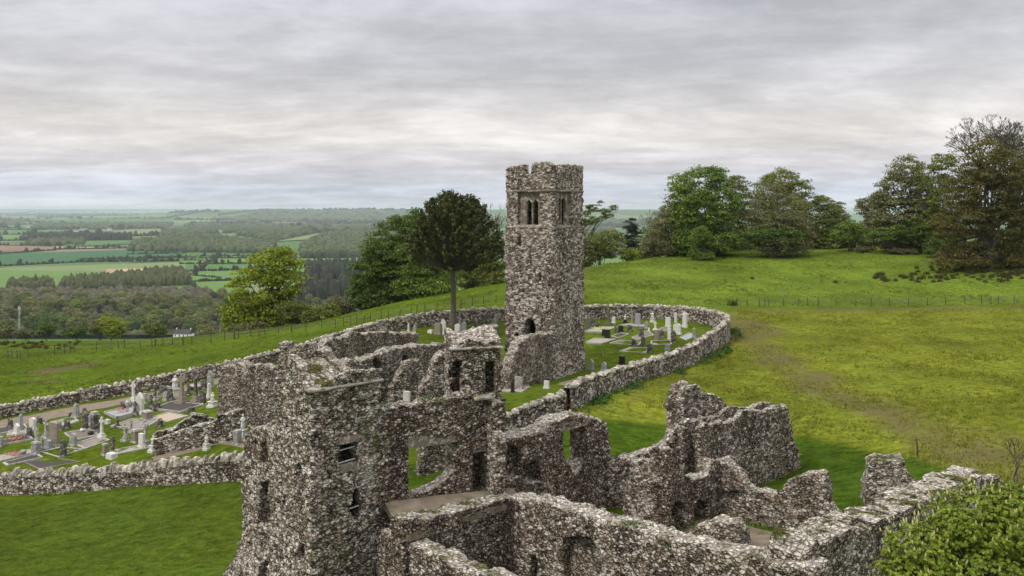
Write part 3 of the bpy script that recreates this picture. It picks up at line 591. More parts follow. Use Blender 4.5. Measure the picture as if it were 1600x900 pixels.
wall('ruined_wall', 'short dark brown cross wall with a pale ledge top below the flat hall floor', 'ruined wall', WA - B_ * 6.45 , WA - B_ * 0.35, 1.0,
     [(630, 826), (632, 812), (660, 810), (700, 803), (750, 790), (780, 781), (806, 777)], [([(640, 836), (652, 834), (652, 850), (640, 852)], 0.2)], mat=ST_D, h=0.09, group=RG, zb=-3.2, jag=0.05)
W9 = np.array((-5.55, 38.25))
wall('ruined_wall', 'pale topped wall running from the gatehouse tower towards the bottom of the view', 'ruined wall', W9 - A_ * 0.4, W9 + A_ * 9.5, 1.05,
     [(590, 832), (600, 832), (640, 850), (690, 872), (730, 892), (760, 903), (800, 922)], [], mat=ST, h=0.09, group=RG, zb=-3.2)
# flat floor over the vault
mb = MB(); q = [hallL + H_ * 0.1 + np.array((0, 0.2)), hallR + np.array((0.3, -0.2)), WA + B_ * 0.6, WA - B_ * 6.0, np.array((-4.88, 38.09))]
zq = [1.92, 1.62, 1.50, 1.40, 1.25]
n = len(q); mb.add([(p[0], p[1], z) for p, z in zip(q, zq)] + [(p[0], p[1], z - 0.3) for p, z in zip(q, zq)], [tuple(range(n - 1, -1, -1)), tuple(range(n, 2 * n))] + [(i, (i + 1) % n, (i + 1) % n + n, i + n) for i in range(n)])
tag(mb.build('hall_floor', FLOORM), kind='structure')
wall('ruined_wall', 'low broken wall sloping up between the windowed college wall and the tall jagged fragment', 'ruined wall', W1R - B_ * 0.2, (8.9, 48.6), 0.8,
     [(950, 722), (965, 715), (990, 710), (1010, 702), (1030, 695), (1048, 686), (1056, 672), (1064, 660)], mat=ST, h=0.085, group=RG, zb=-2.6)
M2L = np.array((9.75, 47.1)); M2R = np.array((17.1, 54.0))
wall('ruined_wall', 'broad speckled wall block with a ragged right end standing on the mown lawn', 'ruined wall', M2L, M2R, 1.5,
     [(1094, 668), (1110, 664), (1135, 656), (1160, 648), (1163, 640), (1180, 636), (1205, 641), (1228, 632), (1233, 650), (1240, 668), (1236, 680), (1246, 700), (1252, 722), (1256, 745)], [], trough=0.75, mat=ST, h=0.085, group=RG, zb=-2.2)
wall('ruined_wall', 'tallest jagged wall fragment with a rounded peak left of the broad speckled wall', 'ruined wall', (8.5, 48.7), (11.6, 50.9), 1.3,
     [(1062, 760), (1066, 650), (1063, 630), (1072, 612), (1076, 602), (1095, 600), (1100, 612), (1112, 614), (1126, 622), (1138, 638), (1145, 652), (1150, 690)], [], trough=0.3, mat=ST_L, h=0.085, group=RG, zb=-2.2)
M3c = np.array((7.76, 43.9))
wall('ruined_wall', 'pale rubble wall with a stepped top standing left of the two dark doorways', 'ruined wall', M3c - A_ * 2.95, M3c - A_ * 0.85, 0.95,
     [(972, 800), (976, 770), (984, 742), (985, 724), (1005, 718), (1010, 728), (1022, 716), (1028, 712), (1034, 722)], [], mat=ST_L, h=0.085, group=RG, zb=-2.6)
wd_, wdf_ = wall('ruined_wall', 'low wall pierced by two narrow dark doorways in the middle of the college ruins', 'ruined wall', M3c, M3c + B_ * 4.8, 0.9,
     [(1044, 706), (1054, 704), (1062, 720), (1066, 742), (1075, 746), (1090, 744), (1106, 738), (1112, 722), (1122, 717), (1131, 722)],
     [([(1050, 842), (1049, 800), (1055, 786), (1065, 784), (1069, 796), (1069, 842)], None), ([(1085, 828), (1085, 792), (1091, 782), (1101, 784), (1104, 794), (1104, 826)], None)], mat=ST_D, h=0.085, group=RG, zb=-2.6)
M4a = M3c + B_ * 4.5
wg_, wgf_ = wall('ruined_wall', 'sloping gable stub stepping down to a rounded wall stump beside the sunken lawn', 'ruined wall', M4a, M4a + A_ * 7.4, 0.8,
     [(1117, 722), (1128, 720), (1148, 732), (1160, 748), (1170, 764), (1185, 768), (1200, 772), (1222, 770), (1230, 752), (1242, 744), (1262, 738), (1280, 739), (1286, 756), (1289, 790), (1300, 799), (1318, 797), (1334, 806), (1340, 835)],
     [([(1127, 767), (1164, 768), (1164, 822), (1127, 816)], 0.25)], mat=ST_G, h=0.085, group=RG, zb=-2.6)
panel(wg_, wgf_, [(1122, 764), (1168, 766), (1168, 826), (1122, 820)], 0.2, ST_G)
wall('ruined_wall', 'small pale capped lump of masonry on the sunken lawn behind the long foreground wall', 'ruined wall', np.array((8.35, 42.6)), np.array((11.1, 41.0)), 1.1,
     [(1078, 860), (1080, 838), (1090, 824), (1105, 818), (1130, 816), (1148, 818), (1160, 834), (1164, 870)], [], mat=ST, h=0.085, group=RG, zb=-2.4)
wall('ruined_wall', 'isolated flat topped stub of wall on the lawn above the paved wall top', 'ruined wall', np.array((18.0, 46.4)), np.array((21.2, 45.6)), 1.5,
     [(1345, 815), (1352, 780), (1356, 745), (1358, 732), (1372, 724), (1390, 721), (1412, 722), (1419, 740), (1424, 752), (1445, 768), (1452, 800)], [], mat=ST_L, h=0.085, group=RG, zb=-1.6)
WE = np.array((10.9, 31.2))
we_, wef_ = wall('ruined_wall', 'thick wall with a broad stone paved top running up behind the leafy chestnut', 'ruined wall', WE - B_ * 0.9, WE + B_ * 18.8, 1.55,
     [(1262, 868), (1272, 846), (1300, 838), (1330, 826), (1352, 828), (1362, 822), (1400, 806), (1440, 785), (1470, 770), (1500, 757), (1520, 752), (1540, 745), (1560, 746), (1578, 756)],
     [], mat=ST_L, h=0.115, group=RG, zb=-2.2)

rn = random.Random(6); mb = MB(); tp = [wef_.px(*p) for p in [(1262, 868), (1300, 838), (1362, 822), (1400, 806), (1440, 785), (1470, 770), (1500, 757), (1540, 745), (1578, 756)]]
s_ = 2.0
while s_ < 18.2:
    w = rn.uniform(0.45, 1.15)
    if rn.random() < 0.85:
        z = float(np.interp(s_ + w / 2, [p[0] for p in tp], [p[1] for p in tp])) + 0.02; t0, t1 = rn.choice(((-0.08, 0.8), (0.05, 1.55), (0.55, 1.62), (-0.05, 1.2)))
        q = [(s_ + rn.uniform(-.08, .08), t0 + rn.uniform(-.08, .08)), (s_ + w + rn.uniform(-.08, .08), t0 + rn.uniform(-.08, .08)), (s_ + w + rn.uniform(-.1, .1), t1 + rn.uniform(-.1, .1)), (s_ + rn.uniform(-.1, .1), t1 + rn.uniform(-.1, .1))]
        tl = rn.uniform(-.06, .06); h_ = rn.uniform(0.05, 0.11)
        V = wef_.world(np.array([(a, b_, z + dz + tl * (k % 2)) for dz in (-0.14, h_) for k, (a, b_) in enumerate(q)])) - np.array(we_.location)
        mb.add(V, [(0, 3, 2, 1), (4, 5, 6, 7), (0, 1, 5, 4), (1, 2, 6, 5), (2, 3, 7, 6), (3, 0, 4, 7)])
    s_ += w * 0.97
mb.build('capstones', ST_L, we_)
# ------------------------------------------------------------------ the church walls between tower and college
D2 = np.array((0.545, 0.84)); CL = np.array((-0.53, 78.6)); CG = 'ruined walls of the church'
wall('church_wall', 'long nave wall of brown rubble with a tall pointed opening and a small triangular hole', 'ruined wall', CL - D2 * 22.5, CL - D2 * 0.4, 1.0,
     [(525, 580), (532, 572), (550, 560), (575, 558), (590, 553), (620, 545), (650, 541), (690, 536), (715, 532), (726, 524), (730, 518), (752, 514), (770, 510), (781, 506)],
     [([(583, 562), (588, 560), (596, 566), (601, 580), (602, 606), (590, 604), (588, 580)], 0.85), ([(627, 566), (633, 553), (640, 562), (640, 570)], 0.7)], mat=ST_G, h=0.13, group=CG, zb=-1.5)
wall('church_wall', 'nave wall sloping down from the tower to a broken pale end beside the grey headstones', 'ruined wall', CL + np.array((0.84, -0.545)) * 4.9 - D2 * 6.7, CL + np.array((0.84, -0.545)) * 4.9 + D2 * 0.1, 1.0,
     [(795, 596), (797, 575), (803, 560), (808, 545), (812, 535), (820, 530), (833, 524), (850, 522), (870, 518), (884, 512)], [], mat=ST_G, h=0.12, group=CG, zb=0)
wall('church_wall', 'dull grey outer aisle wall with a low level top behind the nave wall', 'ruined wall', np.array((-15.2, 70.3)), np.array((-8.0, 80.5)), 0.9,
     [(505, 545), (512, 532), (540, 526), (560, 518), (580, 521), (610, 520), (640, 520), (654, 522)], [], mat=ST_G, h=0.14, group=CG, zb=-1.5)
wall('church_wall', 'grey gable end wall of the church with a rounded left shoulder beside the left graveyard', 'ruined wall', np.array((-21.8, 66.0)), np.array((-15.0, 61.6)), 1.0,
     [(338, 640), (341, 600), (345, 578), (352, 571), (372, 568), (385, 573), (410, 568), (425, 574), (450, 562), (470, 560)], [], mat=ST_G, h=0.12, group=CG, zb=-2.4)
wall('church_wall', 'broken mossy fragment of wall with a notched top just behind the gatehouse tower', 'ruined wall', np.array((-16.0, 58.8)), np.array((-10.4, 57.4)), 1.1,
     [(428, 600), (434, 560), (436, 536), (444, 533), (450, 546), (462, 548), (474, 540), (482, 539), (487, 552), (500, 546), (510, 549), (516, 566), (535, 574), (545, 590)], [], mat=ST_G, h=0.11, group=CG, zb=-1.8)
wall('church_wall', 'crumbling stump of wall sloping up to the right in front of the nave wall', 'ruined wall', np.array((-8.8, 63.2)), np.array((-5.6, 65.4)), 0.8,
     [(611, 632), (613, 605), (620, 590), (628, 578), (636, 566), (648, 563), (658, 565), (664, 590), (672, 620)], [], mat=ST, h=0.11, group=CG, zb=-1.2)
wall('church_wall', 'fragment of rubble wall climbing to the left side of the slit turret', 'ruined wall', np.array((-6.5, 53.0)), np.array((-3.0, 54.5)), 0.95,
     [(656, 628), (664, 600), (676, 580), (680, 560), (690, 553), (712, 549), (722, 560)], [], mat=ST_G, h=0.11, group=CG, zb=-1.5)

# ------------------------------------------------------------------ dry stone boundary walls with upright cope stones
def ring_wall(label, pts4, th=0.55, cope_h=0.26, seed=1, group='dry stone walls round the graveyards'):
    rnd = random.Random(seed); Pn = [P(a, b, c) for a, b, c, _ in pts4]; hs = [q[3] for q in pts4]
    xs = [0]
    for p, q in zip(Pn[:-1], Pn[1:]): xs.append(xs[-1] + math.hypot(q.x - p.x, q.y - p.y))
    xs = np.array(xs); L = xs[-1]; n = max(8, int(L / 0.22)); s = np.linspace(0, L, n + 1)
    def smooth(v):
        y = np.interp(s, xs, v); k = 15
        yp = np.concatenate([2 * y[0] - y[k:0:-1], y, 2 * y[-1] - y[-2:-k - 2:-1]]); return np.convolve(yp, np.ones(2 * k + 1) / (2 * k + 1), 'same')[k:-k]
    X, Y, H = smooth([p.x for p in Pn]), smooth([p.y for p in Pn]), smooth(hs); Zb = gz(X, Y)
    tx, ty = np.gradient(X), np.gradient(Y); l = np.hypot(tx, ty); tx /= l; ty /= l; nx_, ny_ = -ty, tx
    H = H - cope_h
    sec = [(-1.15, -0.6)] + [(-1.15 + 0.25 * k / 7, k / 7) for k in range(0, 8)] + [(0.9, 1.0)] + [(1.15 - 0.25 * k / 7, k / 7) for k in range(7, -1, -1)] + [(1.15, -0.6)]
    sec = [(a * th / 2, b) for a, b in sec]; m = len(sec)
    off = np.array([a for a, b in sec])[None]; hf = np.array([b for a, b in sec])[None]
    vx = X[:, None] + nx_[:, None] * off; vy = Y[:, None] + ny_[:, None] * off; vz = Zb[:, None] + np.where(hf < 0, hf, hf * H[:, None])
    d = 0.07 * vn(vx, vy, vz * 1.5, 0.33, seed) + 0.05 * vn(vx, vy, vz, 1.1, seed + 1); sg = np.sign(off)
    vx = vx + nx_[:, None] * d * sg; vy = vy + ny_[:, None] * d * sg; vz = vz + 0.06 * vn(vx, vy, 0, 0.8, seed + 2)
    base = np.array((X[0], Y[0], Zb[0])); V = np.stack([vx, vy, vz], -1).reshape(-1, 3) - base
    I = np.arange((n + 1) * m).reshape(n + 1, m); Q = np.stack([I[:-1, :-1], I[:-1, 1:], I[1:, 1:], I[1:, :-1]], -1).reshape(-1, 4)
    root = thing('dry_stone_wall', label, 'stone wall', base, 0, group)
    part('wall_body', mesh_np('wall_body', V, Q, ST_W), root)
    mb = MB(); p = 0.0
    while p < L - 0.1:
        w = rnd.choice((0.10, 0.13, 0.16, 0.20, 0.26, 0.36)) * rnd.uniform(0.85, 1.15)
        if rnd.random() < 0.11: p += w * 0.8; continue
        i = min(n, int((p + w / 2) / L * n)); hh = cope_h * rnd.choice((0.55, 0.8, 0.95, 1.05, 1.2, 1.5)) * rnd.uniform(0.9, 1.1); dth = th * rnd.uniform(0.40, 0.6)
        c = np.array((X[i], Y[i])); zt = Zb[i] + H[i] - 0.06; lean = rnd.uniform(-0.16, 0.16); tw = rnd.uniform(-0.35, 0.35)
        ax_ = np.array((tx[i] * math.cos(tw) - ty[i] * math.sin(tw), tx[i] * math.sin(tw) + ty[i] * math.cos(tw))); an = np.array((-ax_[1], ax_[0])); vv = []
        for z, sc in ((0, 1.0), (hh * 0.7, 0.98), (hh, 0.62)):
            for a, b_ in ((-1, -1), (1, -1), (1, 1), (-1, 1)):
                q = c + ax_ * (a * w * 0.5 * sc + lean * z / hh + rnd.uniform(-0.025, 0.025)) + an * (b_ * dth * sc + rnd.uniform(-0.04, 0.04))
                vv.append((q[0] - base[0], q[1] - base[1], zt + z + rnd.uniform(-0.03, 0.03) - base[2]))
        ff = [(3, 2, 1, 0), (8, 9, 10, 11)]
        for r in (0, 4): ff += [(r + k, r + (k + 1) % 4, r + 4 + (k + 1) % 4, r + 4 + k) for k in range(4)]
        mb.add(vv, ff); p += w * rnd.uniform(0.9, 1.25)
    mb.build('coping', COPE, root); return root
ring_wall('white coped dry stone wall along the far side of the left graveyard to the tower', WALL_FAR, seed=3)
ring_wall('white coped dry stone wall curving round the graveyard right of the church tower', WALL_RING, seed=4)
gatew = ring_wall('short lower stretch of dry stone wall between the rusty post and the turret', WALL_GATE, seed=5)
ring_wall('near dry stone wall with large white cope stones along the front of the left graveyard', WALL_NEAR, seed=6, cope_h=0.40)
h = hit(885, 648); r_ = thing('gate_post', 'rusty brown iron gate post at the step in the graveyard wall', 'gate post', h)
MB().box(-0.035, 0.035, -0.035, 0.035, -0.3, 1.1).build('post', RUST, r_); MB().box(0.25, 0.33, -0.04, 0.04, -0.3, 0.8).box(0.05, 0.26, -0.02, 0.02, 0.55, 0.62).build('stay', RUST, r_)
wall('low_wall', 'low mossy wall along the far side of the sunken path in the left graveyard', 'low wall', P(235, 690, 64.5).xy, P(345, 645, 66.5).xy, 0.5,
     [(238, 682), (262, 672), (285, 660), (300, 651), (318, 647), (335, 652), (342, 655)], [], mat=ST_W, h=0.11, group='low walls beside the sunken path')
wall('low_wall', 'longer low dark wall on the near side of the sunken path by the gable', 'low wall', P(236, 702, 62.5).xy, P(392, 668, 62.0).xy, 0.55,
     [(240, 685), (275, 676), (300, 668), (320, 660), (340, 652), (365, 643), (380, 640)], [], mat=ST_W, h=0.11, group='low walls beside the sunken path')

# paths and trodden ground laid on the grass
def drape(name, poly, off, mat, step=0.5):
    xs = [p[0] for p in poly]; ys = [p[1] for p in poly]; X, Y = np.meshgrid(np.arange(min(xs), max(xs) + step, step), np.arange(min(ys), max(ys) + step, step))
    d = poly_sd(X, Y, poly) + 0.18 * vn(X, Y, 0, 1.2, 51); k = d < 0.35; I = -np.ones(X.shape, int); I[k] = np.arange(k.sum())
    q = np.stack([I[:-1, :-1], I[:-1, 1:], I[1:, 1:], I[1:, :-1]], -1).reshape(-1, 4); q = q[(q >= 0).all(1)]
    zz = gz(X[k], Y[k]) + 0.05 * vn(X[k], Y[k], 0, 1.3, 5) + 0.10 * vn(X[k], Y[k], 0, 6, 6) + off - 0.10 * sstep(0.0, 0.3, d[k])
    return tag(part(name, mesh_np(name, np.stack([X[k], Y[k], zz], -1), q, mat, True)), kind='structure')
drape('path', hits([(-60, 682), (0, 657), (200, 620), (340, 592), (420, 576), (440, 578), (340, 601), (200, 630), (0, 672), (-60, 694)]), 0.025, PATHM, 0.3)
drape('path', hits([(232, 716), (300, 702), (345, 690), (372, 678), (392, 690), (392, 702), (365, 700), (345, 694), (300, 708), (240, 722)]), 0.025, PATHM, 0.25)
drape('path', hits([(240, 691), (300, 672), (345, 655), (352, 661), (300, 680), (246, 699)]), 0.025, PATHM, 0.25)
drape('path', [(7.2, 78.5), (12.4, 79.5), (9.5, 73), (5, 71.5), (3.4, 73)], 0.02, PATHM, 0.3)
drape('courtyard_floor', [(0.5, 43.5), (5.0, 47.8), (6.2, 46.8), (7.9, 44.6), (10.8, 47.0), (13.2, 43.8), (12.2, 42.6), (11, 41.2), (8.5, 40), (2, 40.5)], 0.03, FLOORM, 0.3)
# ------------------------------------------------------------------ foliage
def leaf_mat(name, cols, trans=0.28, hue=0.25, rough=0.6):
    m = bpy.data.materials.new(name); m.use_nodes = True; t = m.node_tree; b = t.nodes['Principled BSDF']
    b.inputs['Roughness'].default_value = rough; b.inputs['Specular IOR Level'].default_value = 0.2
    g = t.nodes.new('ShaderNodeNewGeometry'); co = coords(t)
    n = noise(t, co, 0.28, 3).outputs[0]
    f = math_n(t, 'ADD', math_n(t, 'MULTIPLY', g.outputs['Random Per Island'], 0.75), math_n(t, 'MULTIPLY', math_n(t, 'SUBTRACT', n, 0.38), hue * 4 * 0.6))
    k = len(cols) - 1; c = ramp(t, f, [(i / k, q) for i, q in enumerate(cols)])
    t.links.new(c, b.inputs['Base Color'])
    tr = t.nodes.new('ShaderNodeBsdfTranslucent'); t.links.new(mix(t, 1.0, c, (1.5, 1.45, 0.8), 'MULTIPLY'), tr.inputs['Color'])
    ms = t.nodes.new('ShaderNodeMixShader'); ms.inputs[0].default_value = trans
    t.links.new(b.outputs[0], ms.inputs[1]); t.links.new(tr.outputs[0], ms.inputs[2])
    t.links.new(ms.outputs[0], t.nodes['Material Output'].inputs['Surface']); return m
BARK = plain_mat('bark', (0.035, 0.029, 0.023), (0.12, 0.105, 0.085), 6)
BARK_G = plain_mat('grey_bark', (0.060, 0.052, 0.040), (0.16, 0.14, 0.11), 9)
L_YEL = leaf_mat('yellow_green_leaves', [(0.066, 0.094, 0.008), (0.156, 0.195, 0.014), (0.276, 0.338, 0.030), (0.396, 0.470, 0.068)])
L_GRN = leaf_mat('fresh_green_leaves', [(0.027, 0.051, 0.008), (0.080, 0.135, 0.020), (0.186, 0.274, 0.042), (0.389, 0.487, 0.104)])
L_DRK = leaf_mat('dark_green_leaves', [(0.020, 0.038, 0.009), (0.058, 0.102, 0.017), (0.131, 0.195, 0.034), (0.257, 0.327, 0.074)])
L_OLV = leaf_mat('olive_leaves', [(0.034, 0.049, 0.010), (0.097, 0.121, 0.025), (0.199, 0.238, 0.047), (0.357, 0.401, 0.104)])
L_BRN = leaf_mat('brown_budding_twigs', [(0.049, 0.046, 0.019), (0.123, 0.122, 0.048), (0.223, 0.228, 0.094), (0.319, 0.368, 0.123)], 0.15)
L_OLB = leaf_mat('brown_olive_leaves', [(0.040, 0.036, 0.009), (0.094, 0.086, 0.021), (0.160, 0.143, 0.038), (0.220, 0.198, 0.060)])
L_CON = leaf_mat('conifer_needles', [(0.010, 0.021, 0.013), (0.023, 0.042, 0.022), (0.042, 0.065, 0.031)], 0.1)
L_MNK = leaf_mat('monkey_puzzle_scales', [(0.016, 0.022, 0.007), (0.044, 0.058, 0.014), (0.085, 0.098, 0.026), (0.14, 0.145, 0.05)], 0.1)
L_CHN = leaf_mat('chestnut_leaves', [(0.040, 0.068, 0.007), (0.108, 0.154, 0.013), (0.195, 0.252, 0.022), (0.328, 0.369, 0.050)], 0.3)
L_GOR = leaf_mat('gorse_scrub', [(0.054, 0.060, 0.022), (0.120, 0.120, 0.048), (0.204, 0.192, 0.102)], 0.1)
L_NET = leaf_mat('nettle_leaves', [(0.017, 0.054, 0.010), (0.036, 0.102, 0.017), (0.072, 0.156, 0.030)], 0.2)
L_RSH = leaf_mat('rush_stems', [(0.035, 0.038, 0.012), (0.075, 0.068, 0.022), (0.120, 0.100, 0.040)], 0.15)
CANDLE = plain_mat('chestnut_blossom', (0.36, 0.36, 0.12), (0.58, 0.55, 0.26), 20)

def cards(c, nrm, size, rng, ar=0.55, jit=0.8):
    n = len(c); nn = nrm + jit * rng.normal(size=(n, 3)); nn /= np.linalg.norm(nn, axis=1, keepdims=True) + 1e-9
    a = np.cross(nn, rng.normal(size=(n, 3))); a /= np.linalg.norm(a, axis=1, keepdims=True) + 1e-9; b = np.cross(nn, a)
    s = (size * rng.uniform(0.6, 1.35, n))[:, None]; k = rng.uniform(-0.12, 0.28, n)[:, None] * s * nn
    V = np.stack([c - a * s * 0.5, c + b * s * ar * 0.5 - k, c + a * s * 0.5, c - b * s * ar * 0.5 - k], 1).reshape(-1, 3)
    return V, np.arange(4 * n).reshape(n, 4)
def clumps(lobes, rng, cr, per, under=0.5):
    """lobes: (centre, radii) ellipsoids -> clump centres and the leaves around them"""
    cs, LC, LN = [], [], []
    for c, r in lobes:
        area = (r[0] * r[1] + r[0] * r[2] + r[1] * r[2]) / 3; n = max(6, int(7.5 * area / cr ** 2))
        d = rng.normal(size=(n, 3)); d /= np.linalg.norm(d, axis=1, keepdims=True); 
        cs.append(np.array(c) + d * np.array(r) * rng.uniform(0.6, 1.02, n)[:, None])
    cs = np.concatenate(cs); 
    for c in cs:
        k = int(per * rng.uniform(0.6, 1.4)); d = rng.normal(size=(k, 3)); d /= np.linalg.norm(d, axis=1, keepdims=True)
        d[:, 2] = np.abs(d[:, 2]) * 1.15 - 0.35
        rr = cr * rng.uniform(0.75, 1.35) * np.array([1.15, 1.15, 0.62]); LC.append(c + d * rr * rng.uniform(0.35, 1.05, k)[:, None]); LN.append(d + np.array([0, 0, 0.45]))
    return cs, np.concatenate(LC), np.concatenate(LN)
def limbs(mb, base, top, targets, r0, rng, n=5):
    mid = [base.lerp(top, k / 5) + Vector((rng.uniform(-1, 1), rng.uniform(-1, 1), 0)) * r0 * 0.5 * (0 < k) for k in range(6)]
    mb.tube(mid, [r0 * (1.35 if k == 0 else 1 - 0.14 * k) for k in range(6)], 8)
    for c in targets:
        c = Vector(c); k = rng.integers(1, 5); s = mid[k]; L = (c - s).length
        p1 = s.lerp(c, 0.35) + Vector((rng.uniform(-1, 1), rng.uniform(-1, 1), rng.uniform(0.0, 1.0))) * L * 0.10
        p2 = s.lerp(c, 0.7) + Vector((rng.uniform(-1, 1), rng.uniform(-1, 1), rng.uniform(0, 1))) * L * 0.08
        mb.tube([s, p1, p2, c], [r0 * 0.42, r0 * 0.27, r0 * 0.15, r0 * 0.05], n)
_ts = [100]
def tree(name, label, base_px, Y, lobes, mat, cr=1.1, per=46, leaf=0.42, trunk=0.35, group=None, bark=None, cat='tree', dens=1.0, twigs=0, under=0.5, nl=14, trunk_top=None, skirt=4):
    _ts[0] += 1; rng = np.random.default_rng(_ts[0]); x = (base_px - CX) / F * Y; z0 = g1(x, Y); k = Y / F
    root = thing(name, label, cat, (x, Y, z0), 0, group); B = Vector((x, Y, z0))
    lb = []
    for q in lobes:
        px, py, rx, ry = q[:4]; dy = q[4] if len(q) > 4 else rng.uniform(-0.35, 0.35) * rx * k
        p = P(px, py, Y); lb.append(((p.x - x, dy, p.z - z0), (rx * k, rx * k * 0.95, ry * k)))
    if skirt:
        for (c_, r_) in sorted(lb, key=lambda q: q[0][2])[:skirt]: lb.append(((c_[0], c_[1] * 1.3, max(r_[2] * 0.75, 0.6)), (r_[0] * 0.92, r_[1] * 0.92, max(r_[2] * 0.8, 1.0))))
    leaf *= 0.78; cs, LC, LN = clumps(lb, rng, cr, per * dens * 1.5, under); zc = np.array([c[2] for c, r in lb]).mean()
    V, Fq = cards(LC, LN, leaf, rng); part('crown', mesh_np('crown', V, Fq, mat), root)
    mb = MB(); tt = zc if trunk_top is None else trunk_top
    tg = cs[rng.permutation(len(cs))[:nl + twigs]]
    limbs(mb, Vector((0, 0, -0.5)), Vector((lb[0][0][0] * 0.3, 0, tt)), tg, trunk, rng, 5 if not twigs else 4)
    if twigs:
        for c in cs[rng.permutation(len(cs))[:twigs * 3]]:
            c = Vector(c)
            for _ in range(5):
                e = c + Vector(rng.normal(size=3)) * cr * 1.1 + Vector((0, 0, cr * 0.5)); mb.tube([c, c.lerp(e, 0.5) + Vector(rng.normal(size=3)) * cr * 0.12, e], [0.05, 0.03, 0.012], 3)
    mb.build('trunk', bark or BARK, root); return root
def bare_tree(name, label, base_px, Y, H, spread, seed, group=None, r0=0.3, levels=6, fork=0.3, lean=0.0, mat=None, z0=None, x=None, twig=0.028, sh=(0.62, 0.88)):
    rnd = random.Random(seed); x = (base_px - CX) / F * Y if x is None else x; z0 = g1(x, Y) if z0 is None else z0
    root = thing(name, label, 'tree', (x, Y, z0), 0, group); tb, br = MB(), MB()
    def grow(p, d, L, r, lv, mb):
        q = p + d * L + Vector((rnd.gauss(0, 1), rnd.gauss(0, 1), rnd.gauss(0, 0.6))) * L * 0.05; m_ = p.lerp(q, 0.5) + Vector((rnd.gauss(0, 1), rnd.gauss(0, 1), 0)) * L * 0.06
        mb.tube([p, m_, q], [max(r, twig), max(r * 0.85, twig), max(r * 0.68, twig * 0.8)], 7 if lv == levels else (4 if lv > 2 else 3))
        if lv == 0: return
        for _ in range(3 if rnd.random() < 0.55 or lv == levels else 2):
            e = (d + Vector((rnd.gauss(0, 1), rnd.gauss(0, 1), rnd.gauss(0, 0.45))) * spread + Vector((0, 0, 0.10))).normalized()
            grow(q, e, L * rnd.uniform(*sh), r * 0.62, lv - 1, br)
    grow(Vector((0, 0, -0.4)), Vector((lean, 0, 1)).normalized(), H * fork, r0, levels, tb)
    tb.build('trunk', mat or BARK, root); br.build('branches', mat or BARK, root); return root
def bush(name, label, base_px, Y, lobes, mat, group=None, cr=0.6, per=40, leaf=0.26, cat='bush', z=None):
    _ts[0] += 1; rng = np.random.default_rng(_ts[0]); x = (base_px - CX) / F * Y; z0 = g1(x, Y); k = Y / F
    lb = []
    for px, py, rx, ry in lobes:
        p = P(px, py, Y); lb.append(((p.x - x, rng.uniform(-0.3, 0.3) * rx * k, max(p.z - z0, 0.2)), (rx * k, rx * k * 0.9, ry * k)))
    cs, LC, LN = clumps(lb, rng, cr, per, 0.5); V, Fq = cards(LC, LN, leaf, rng); mb = MB()
    root = thing(name, label, cat, (x, Y, z0), 0, group); part('foliage', mesh_np('foliage', V, Fq, mat), root)
    for c in cs[:10]: mb.tube([(c[0] * 0.2, c[1] * 0.2, -0.2), (c[0] * 0.6, c[1] * 0.6, c[2] * 0.6), tuple(c)], [0.07, 0.05, 0.02], 4)
    mb.build('stem', BARK, root); return root

# left of the tower
tree('broadleaf_tree', 'yellow green spring tree standing alone on the left edge of the hill', 424, 152,
     [(420, 418, 38, 30), (400, 452, 42, 32), (445, 445, 30, 28), (378, 480, 26, 26), (420, 482, 34, 22), (461, 412, 9, 20), (430, 402, 24, 16), (367, 492, 18, 14)], L_YEL, 1.25, 40, 0.55, 0.5, trunk_top=8, nl=18)
tree('broadleaf_tree', 'low brown and olive tree beside the yellow green tree', 466, 150, [(466, 484, 22, 18), (455, 492, 14, 14), (478, 490, 16, 14)], L_OLV, 0.8, 40, 0.36, 0.22, twigs=6)
bush('scrub_bush', 'olive bush on the hill edge between the low brown tree and the dark trees', 508, 142, [(502, 492, 22, 14), (516, 488, 18, 16), (488, 496, 14, 12)], L_OLV, cr=0.7, per=34, leaf=0.34)
tree('broadleaf_tree', 'brownish thin bush tree half hidden behind the hill edge beside the dark trees', 538, 150, [(538, 484, 16, 14), (524, 478, 14, 16)], L_BRN, 0.8, 34, 0.34, 0.18, twigs=8)
bush('scrub_bush', 'grey green scrub at the foot of the yellow green tree', 385, 146, [(385, 515, 26, 9), (402, 510, 14, 8)], L_GOR, cr=0.7, per=30, leaf=0.3)
G1 = 'trees between the valley and the church tower'
tree('broadleaf_tree', 'large dark green tree at the left of the clump behind the monkey puzzle', 600, 152,
     [(622, 366, 32, 30), (598, 395, 32, 32), (580, 430, 32, 34), (612, 440, 32, 34), (648, 352, 22, 24), (568, 456, 22, 24), (600, 462, 34, 18), (620, 410, 36, 34), (590, 450, 34, 26), (636, 440, 30, 34), (640, 380, 26, 30)], L_DRK, 1.2, 56, 0.5, 0.55, G1)
tree('broadleaf_tree', 'brighter green broadleaf tree directly behind the monkey puzzle trunk', 668, 147,
     [(664, 430, 34, 34), (645, 448, 26, 24), (690, 440, 28, 28), (672, 380, 30, 36), (650, 405, 30, 30), (675, 455, 34, 20)], L_GRN, 1.15, 56, 0.45, 0.45, G1)
tree('broadleaf_tree', 'dark olive tree between the monkey puzzle and the church tower', 752, 156, [(745, 410, 28, 36), (765, 400, 26, 36), (735, 430, 22, 24), (776, 430, 20, 26), (757, 440, 30, 18)], L_OLV, 1.2, 44, 0.46, 0.4, G1)
bare_tree('bare_tree', 'bare twiggy tree crown showing just left of the church tower', 776, 176, 17.0, 0.33, 5, G1, 0.25, 6)
